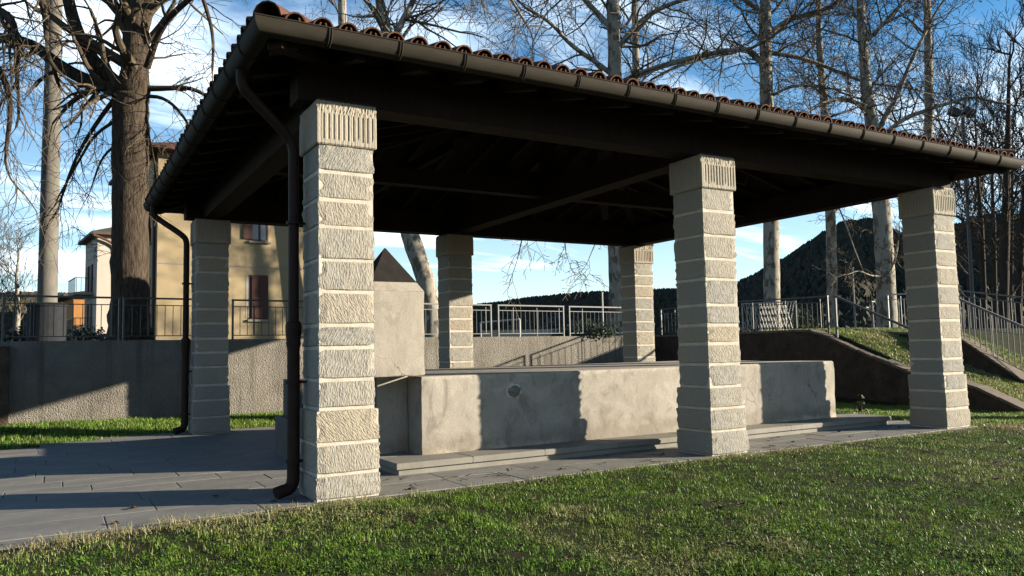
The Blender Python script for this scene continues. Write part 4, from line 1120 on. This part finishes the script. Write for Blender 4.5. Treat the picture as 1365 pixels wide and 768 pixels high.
# ------------------------------------------------------------------ bushes
def bush(name, label, c, rx, rz, n, col, leaf, grp=None, ry=None):
    r = np.random.default_rng(abs(hash(label)) % 1000 if False else int(rx*1000)+n); ry = ry or rx
    o = empty(name, c); tag(o, label, 'bush', grp)
    d_ = r.normal(size=(n, 3)); d_ /= np.linalg.norm(d_, axis=1)[:, None]; rad = r.random(n)**.4
    p = d_*rad[:, None]*np.array([rx, ry, rz])*(.75+.5*r.random((n, 1))); p[:, 2] = np.abs(p[:, 2])
    mb = MB()
    for q in p:
        a = Vector(r.normal(size=3)).normalized(); b_ = a.orthogonal().normalized(); s_ = leaf*r.uniform(.6, 1.3); q = Vector(q)
        mb.add([q-a*s_, q+b_*s_*.5, q+a*s_, q-b_*s_*.5], [(0, 1, 2, 3)])
    mb.build('foliage', col, o)
    st = MB()
    for k in range(7):
        e = Vector((r.normal()*rx*.4, r.normal()*rx*.4, rz*.8)); st.tube([(0, 0, -.05), e*.5, e], [.02, .014, .006], 5)
    st.build('stem', DARKBARK, o)
GREEN = m_simple('bush_leaf', (.035, .055, .02), (.06, .085, .03), 9, .5, 0)
YGREEN = m_simple('yellow_green_leaf', (.12, .15, .035), (.17, .19, .05), 9, .5, 0)
DGREEN = m_simple('dark_hedge_leaf', (.018, .028, .014), (.03, .042, .02), 9, .5, 0)
c = at(783, 447, 23.5); bush('bush', 'dark green rounded bush behind the sunlit railing', (c.x, c.y, WALL_TOP-.05), .85, .5, 2600, GREEN, .05)
c = at(752, 447, 24); bush('bush', 'low dark green bush at the railing gap', (c.x, c.y, WALL_TOP-.05), .45, .3, 900, GREEN, .05)
for k, (u, lb) in enumerate(((112, 'dark hedge clump between the drum base and the thick trunk'), (30, 'dark hedge clump on the terrace beside the drum base'))):
    c = at(u, 447, 24); bush('hedge', lb, (c.x, c.y, WALL_TOP-.05), 1.0, .62, 2600, DGREEN, .06)
c = at(1060, 442, 30); bush('bush', 'sunlit yellow green shrub behind the side railing', (c.x, c.y, WALL_TOP-.05), 1.0, 1.0, 2600, YGREEN, .07)
c = at(1147, 548, 15.2)
bush('weed', 'small leafy weed growing against the dark stair wall', (c.x, c.y, -.1), .16, .34, 90, YGREEN, .04)

# ------------------------------------------------------------------ hills
def ridge(name, prof_px, D, near, seedn, ntree, th):
    """hill whose skyline passes through the given directions at distance D"""
    us = np.array([p[0] for p in prof_px]); vsx = np.array([p[1] for p in prof_px])
    uu = np.linspace(us[0], us[-1], 90); vv = np.interp(uu, us, vsx)
    r = np.random.default_rng(seedn)
    rows = []; ds = [near, near+(D-near)*.25, near+(D-near)*.5, near+(D-near)*.75, D, D*1.15, D*1.4]; hs = [0, .22, .5, .8, 1, .85, .3]
    for d_, h_ in zip(ds, hs):
        row = []
        for u, v in zip(uu, vv):
            pt = at(u, v, D); q = at(u, v, d_); zt = pt.z
            z = -1+(zt+1)*h_ + (r.normal()*zt*.012)
            if h_ == 1: z = zt+r.normal()*zt*.008
            row.append((q.x, q.y, z))
        rows.append(row)
    n = len(uu); mb = MB()
    mb.v = [p for row in rows for p in row]
    for a in range(len(ds)-1):
        for b in range(n-1): mb.f.append((a*n+b, a*n+b+1, (a+1)*n+b+1, (a+1)*n+b))
    h = tag(mb.build(name, HILLM, None, True), kind='structure')
    V = np.array(rows)
    tm = MB()
    ta = .15+3.85*r.random(ntree)**.8; tb = r.random(ntree)*(n-1.001)
    k = int(ntree*.25); ta[:k] = 3.75+r.random(k)*.27
    for a, b in zip(ta, tb):
        i, j = int(a), int(b); fa, fb = a-i, b-j
        p = (V[i, j]*(1-fb)+V[i, j+1]*fb)*(1-fa)+(V[i+1, j]*(1-fb)+V[i+1, j+1]*fb)*fa
        s_ = th*r.uniform(.5, 1.25)*(.35+.65*a/4); w = s_*r.uniform(.26, .5); a0 = r.random()*6.28
        ring1 = [(p[0]+math.cos(a0+q*2.094)*w*.8, p[1]+math.sin(a0+q*2.094)*w*.8, p[2]+s_*.15) for q in range(3)]
        ring2 = [(p[0]+math.cos(a0+.9+q*2.094)*w, p[1]+math.sin(a0+.9+q*2.094)*w, p[2]+s_*r.uniform(.45, .7)) for q in range(3)]
        tip = [(p[0]+r.normal()*w*.2, p[1]+r.normal()*w*.2, p[2]+s_)]
        tm.add(ring1+ring2+tip, [(0, 1, 3), (1, 4, 3), (1, 2, 4), (2, 5, 4), (2, 0, 5), (0, 3, 5), (3, 4, 6), (4, 5, 6), (5, 3, 6)])
    w_ = tag(tm.build('woodland', HILLTREE), 'distant bare woodland covering the hillside', 'woodland', None, 'stuff')
    return h
ridge('hill', [(-500, 420), (-200, 408), (0, 398), (60, 397), (200, 405), (450, 412), (600, 416), (640, 413), (680, 408), (720, 403), (770, 398), (830, 395), (900, 391), (960, 391), (1010, 400), (1100, 424)], 800, 120, 5, 22000, 5.5)
ridge('hill', [(880, 447), (930, 409), (960, 397), (985, 386), (1010, 375), (1043, 357), (1075, 335), (1098, 321), (1129, 305), (1168, 302), (1195, 319), (1225, 329), (1260, 315), (1297, 303), (1312, 297), (1340, 293), (1365, 303), (1450, 307), (1700, 337), (1900, 367)], 300, 75, 6, 30000, 3.0)

# added ridge right of the view, put in to shade the far hills
shade_ridge = MB(); rv = random.Random(3); cols_ = 24
for k in range(cols_+1):
    t = k/cols_; cx_, cy_ = 310+910*t, 55+285*t; hgt_ = 150+110*t+rv.uniform(-8, 8)
    for off_, f_ in ((-170, 0), (-90, .5), (-30, .92), (0, 1), (40, .9), (130, .4), (220, 0)):
        shade_ridge.v.append((cx_-off_*-.30, cy_+off_*.95, -1+hgt_*f_*min(1, .62+t*6)*(1 if k < cols_ else .3)))
for k in range(cols_):
    for q in range(6): shade_ridge.f.append((k*7+q, (k+1)*7+q, (k+1)*7+q+1, k*7+q+1))
tag(shade_ridge.build('hill', HILLM, None, True), kind='structure')

# ------------------------------------------------------------------ grass
def tinted(name, co, faces, tint, mat):
    me = bpy.data.meshes.new(name); nv = len(co); nfc = len(faces); k = faces.shape[1]
    me.vertices.add(nv); me.vertices.foreach_set('co', co.astype(np.float32).ravel())
    me.loops.add(nfc*k); me.loops.foreach_set('vertex_index', faces.astype(np.int32).ravel())
    me.polygons.add(nfc); me.polygons.foreach_set('loop_start', np.arange(0, nfc*k, k, dtype=np.int32)); me.polygons.foreach_set('loop_total', np.full(nfc, k, dtype=np.int32))
    at_ = me.color_attributes.new('tint', 'FLOAT_COLOR', 'POINT')
    at_.data.foreach_set('color', np.concatenate([tint, np.ones((nv, 1))], 1).astype(np.float32).ravel())
    me.update(calc_edges=True); me.validate()
    return link(name, me, mat)
def scatter(n, xr, yr, dens):
    x = RNG.uniform(*xr, n); y = RNG.uniform(*yr, n); keep = RNG.random(n) < dens(x, y); return x[keep], y[keep]
def blades(name, x, y, hmin, hmax, wid, dryf, lean=.7, z0=None, label=None, dark=1.0):
    n = len(x); z = gz(x, y) if z0 is None else z0
    h = RNG.uniform(hmin, hmax, n)*(.45+.55*fbm(x*1.3, y*1.3, 2)+.9*np.clip(vn(x*7+3, y*7)-.35, 0, 1)); a = RNG.uniform(0, 2*math.pi, n); l = RNG.random(n)*lean
    w = wid*RNG.uniform(.6, 1.3, n)
    dxx, dyy = np.cos(a), np.sin(a); px, py = -dyy, dxx
    base = np.stack([x, y, z-.006], 1)
    s1 = base+np.stack([dxx*h*l*.35, dyy*h*l*.35, h*.55], 1); tip = base+np.stack([dxx*h*l, dyy*h*l, h*(1-.35*l)], 1)
    pw = np.stack([px*w, py*w, 0*w], 1)
    co = np.stack([base-pw*.8, base+pw*.8, s1+pw*.7, s1-pw*.7, tip], 1).reshape(-1, 3)
    i = np.arange(n)*5
    f = np.concatenate([np.stack([i, i+1, i+2], 1), np.stack([i, i+2, i+3], 1), np.stack([i+3, i+2, i+4], 1)])
    dry = np.clip(dryf(x, y)+RNG.normal(0, .16, n), 0, 1)[:, None]
    g = np.array([.070, .168, .010])*(.5+.8*RNG.random((n, 1)))+np.array([.045, .035, 0])*RNG.random((n, 1))**2
    dcol = np.array([.33, .265, .155])*(.6+.6*RNG.random((n, 1)))
    clump = .55+.85*fbm(x*2.3+31, y*2.3, 3)+.35*(vn(x*9, y*9+5)-.5)
    g = g*clump[:, None]+np.array([.03, .012, 0])*np.clip(vn(x*.8+9, y*.8+2)-.4, 0, 1)[:, None]
    c = (g*(1-dry)+dcol*dry)*dark
    c = np.repeat(c, 5, 0)
    o = tinted(name, co, f, c, GRASSM); tag(o, label, 'grass', None, 'stuff'); return o
def leaves(name, x, y, size, dryf, label):
    n = len(x); z = gz(x, y)+RNG.uniform(.008, .045, n)
    a = RNG.uniform(0, 2*math.pi, n); tilt = RNG.uniform(-.2, .75, n); s_ = size*RNG.uniform(.55, 1.3, n)
    d_ = np.stack([np.cos(a)*np.cos(tilt), np.sin(a)*np.cos(tilt), np.sin(tilt)], 1); p_ = np.stack([-np.sin(a), np.cos(a), RNG.normal(0, .35, n)], 1)
    c0 = np.stack([x, y, z], 1)
    co = np.stack([c0, c0+d_*s_[:, None]*.55+p_*s_[:, None]*.33, c0+d_*s_[:, None], c0+d_*s_[:, None]*.55-p_*s_[:, None]*.33], 1).reshape(-1, 3)
    f = (np.arange(n)*4)[:, None]+np.arange(4)[None]
    dry = np.clip(dryf(x, y)*.7+RNG.normal(0, .12, n), 0, 1)[:, None]
    g = np.array([.060, .135, .012])*(.45+1.0*RNG.random((n, 1)))
    brown = RNG.random((n, 1)) < .02
    c = np.where(brown, np.array([.13, .09, .05]), g*(1-dry)+np.array([.26, .20, .10])*dry)
    o = tinted(name, co, f, np.repeat(c, 4, 0), LEAFM); tag(o, label, 'ground cover', None, 'stuff'); return o
def dist(x, y): return np.hypot(x-CAM.x, y-CAM.y)
def infront(x, y):
    dxx, dyy = x-CAM.x, y-CAM.y; dd = dxx*math.sin(YAW)+dyy*math.cos(YAW); lat = dxx*math.cos(YAW)-dyy*math.sin(YAW)
    return (dd > 2.6) & (np.abs(lat) < dd*.80+.8)
def pill(x, y):
    k = np.zeros(x.shape, bool)
    for i in range(3): k |= (np.abs(x-i*LX) < .285) & (np.abs(y) < .285)
    return k
def lawnmask(x, y):
    edge = pav_front(x)+.045+.17*(fbm(x*1.9, x*0+3, 3)-.42)
    return (y < edge) & infront(x, y) & ~pill(x, y)
def dens1(x, y): return lawnmask(x, y)*np.clip(5.2/np.maximum(dist(x, y), 4.0), .12, 1)**1.25*np.clip(.15+1.2*(fbm(x*5.5+3, y*5.5, 3)-.22)+.5*(fbm(x*.9, y*.9+7, 2)-.35), .05, 1)
def dry1(x, y):
    e = np.clip(1-(pav_front(x)-y)/(.35+.9*fbm(x*1.2, x*0+9, 2)), 0, 1)*np.clip((1.0-x)/1.6, .16, 1)*.9
    patch = np.clip((fbm(x*.9+40, y*.9+3, 5)-.55)*3.0, 0, .5)
    worn = .35*np.exp(-((x-5.2)**2/1.2+(y+.5)**2/.05))+.4*np.exp(-((x-10.3)**2/1.5+(y+.35)**2/.25)) + .5*np.clip((x-3.5)/4, 0, 1)*np.clip((fbm(x*1.4+3, y*1.4+21, 4)-.44)*3.5, 0, 1)
    return e+patch+worn
XR_, YR_ = (-5.2, 14), (-7.5, .1)
x, y = scatter(1500000, XR_, YR_, dens1)
blades('lawn_grass', x, y, .018, .058, .0030, dry1, 1.25, label='short green lawn in front of the shelter with dry patches')
x, y = scatter(620000, XR_, YR_, lambda x, y: dens1(x, y)*np.clip((fbm(x*.9+11, y*.9+8, 3)-.28)*3, 0, 1)*.8)
leaves('clover', x, y, .021, dry1, 'low clover and plantain leaves growing through the lawn')
# longer straw along the path edge
x, y = scatter(42000, (-5, .3), (-2.2, -.3), lambda x, y: lawnmask(x, y)*np.exp(-np.abs(pav_front(x)-y)/.30)*np.clip((fbm(x*3.1+5, y*3.1, 3)-.30)*3.2, .06, 1)*.75)
blades('dry_grass', x, y, .03, .13, .0026, lambda x, y: .72+.25*(fbm(x*4, y*4, 2)-.4), 1.5, label='long straw-coloured dry grass along the edge of the paving')
x, y = scatter(5000, (-.7, 10.2), (-.6, -.28), lambda x, y: lawnmask(x, y)*(.25+np.exp(-((x-.0)/.45)**2)+np.exp(-((x-LX)/.5)**2)))
blades('dry_grass', x, y, .03, .075, .003, lambda x, y: .55+0*x, 1.0, label='tufts of dry grass round the feet of the front pillars')
# strip behind the paving and ground to the right
x, y = scatter(170000, (-4.2, SX), (5.0, 12.0), lambda x, y: (~inpave(x, y)) & (y < wall_y(x)-.01) & (x < SX-.03) & ((x > 9.9) | (y > 7.5) | (x < -.6)))
blades('strip_grass', x, y, .03, .10, .0055, lambda x, y: .06+0*x, label='strip of bright grass at the foot of the roughcast wall')
x, y = scatter(90000, (9.9, SX), (-.3, 7.6), lambda x, y: np.ones_like(x) > 0)
blades('strip_grass', x, y, .025, .08, .005, lambda x, y: .15+0*x, label='shaded grass between the shelter and the dark stair wall')
x, y = scatter(90000, (SX+.4, 19.0), (.6, 7.5), lambda x, y: np.ones_like(x) > 0)
blades('bank_grass', x, y, .03, .09, .008, lambda x, y: .55*fbm(x, y, 2)+.18, z0=bank_z(y), label='grass bank rising beside the stairs behind the sloping wall')
# fallen twigs and dry leaves on the paving
rd = random.Random(55)
def twig(x, y, L, a, nm='fallen_twig', z=.004):
    mb = MB(); p = [Vector((x, y, z+.004))]; 
    for k in range(4):
        a += rd.uniform(-.4, .4); p.append(p[-1]+Vector((math.cos(a)*L/4, math.sin(a)*L/4, rd.uniform(-.001, .004))))
    mb.tube(p, [.004, .0035, .003, .002, .001], 5); tag(mb.build(nm, DARKTWIG), 'small fallen twig lying on the grey paving beside the stone step', 'twig', 'fallen twigs on the paving')
for k in range(14): twig(rd.uniform(.7, 2.3), rd.uniform(-.1, .55), rd.uniform(.08, .22), rd.uniform(0, 6.28))
for k in range(8): twig(rd.uniform(3.0, 8), rd.uniform(-.25, .5), rd.uniform(.08, .25), rd.uniform(0, 6.28))
def dead_leaf(x, y, z, label, grp):
    mb = MB(); s_ = rd.uniform(.03, .06); a = rd.uniform(0, 6.28); n = 9
    rim = [(math.cos(2*math.pi*k/n)*s_*(1 if k % 2 else .55), math.sin(2*math.pi*k/n)*s_*(1 if k % 2 else .6), rd.uniform(0, .02)) for k in range(n)]
    mb.add([(0, 0, .002)]+rim, [(0, 1+k, 1+(k+1) % n) for k in range(n)]); o = mb.build('fallen_leaf', SEED); o.location = (x, y, z); o.rotation_euler.z = a
    tag(o, label, 'leaf', grp)
for k in range(22): dead_leaf(rd.uniform(-3, 9), rd.uniform(-.3, .55), .004, 'curled brown leaf lying on the grey paving', 'fallen leaves on the paving')
hp = [(6.35, 1.9), (6.45, 1.85), (6.28, 1.97)]
for x, y in hp: dead_leaf(x, y, TZ1+.004, 'dark curled leaf lying on top of the washing trough', 'fallen leaves on the trough')
for k in range(40):
    x = rd.uniform(-1, 9); y = rd.uniform(-3.5, -.6); dead_leaf(x, y, float(gz(x, y))+.03, 'brown curled leaf lying in the lawn grass', 'fallen leaves on the lawn')
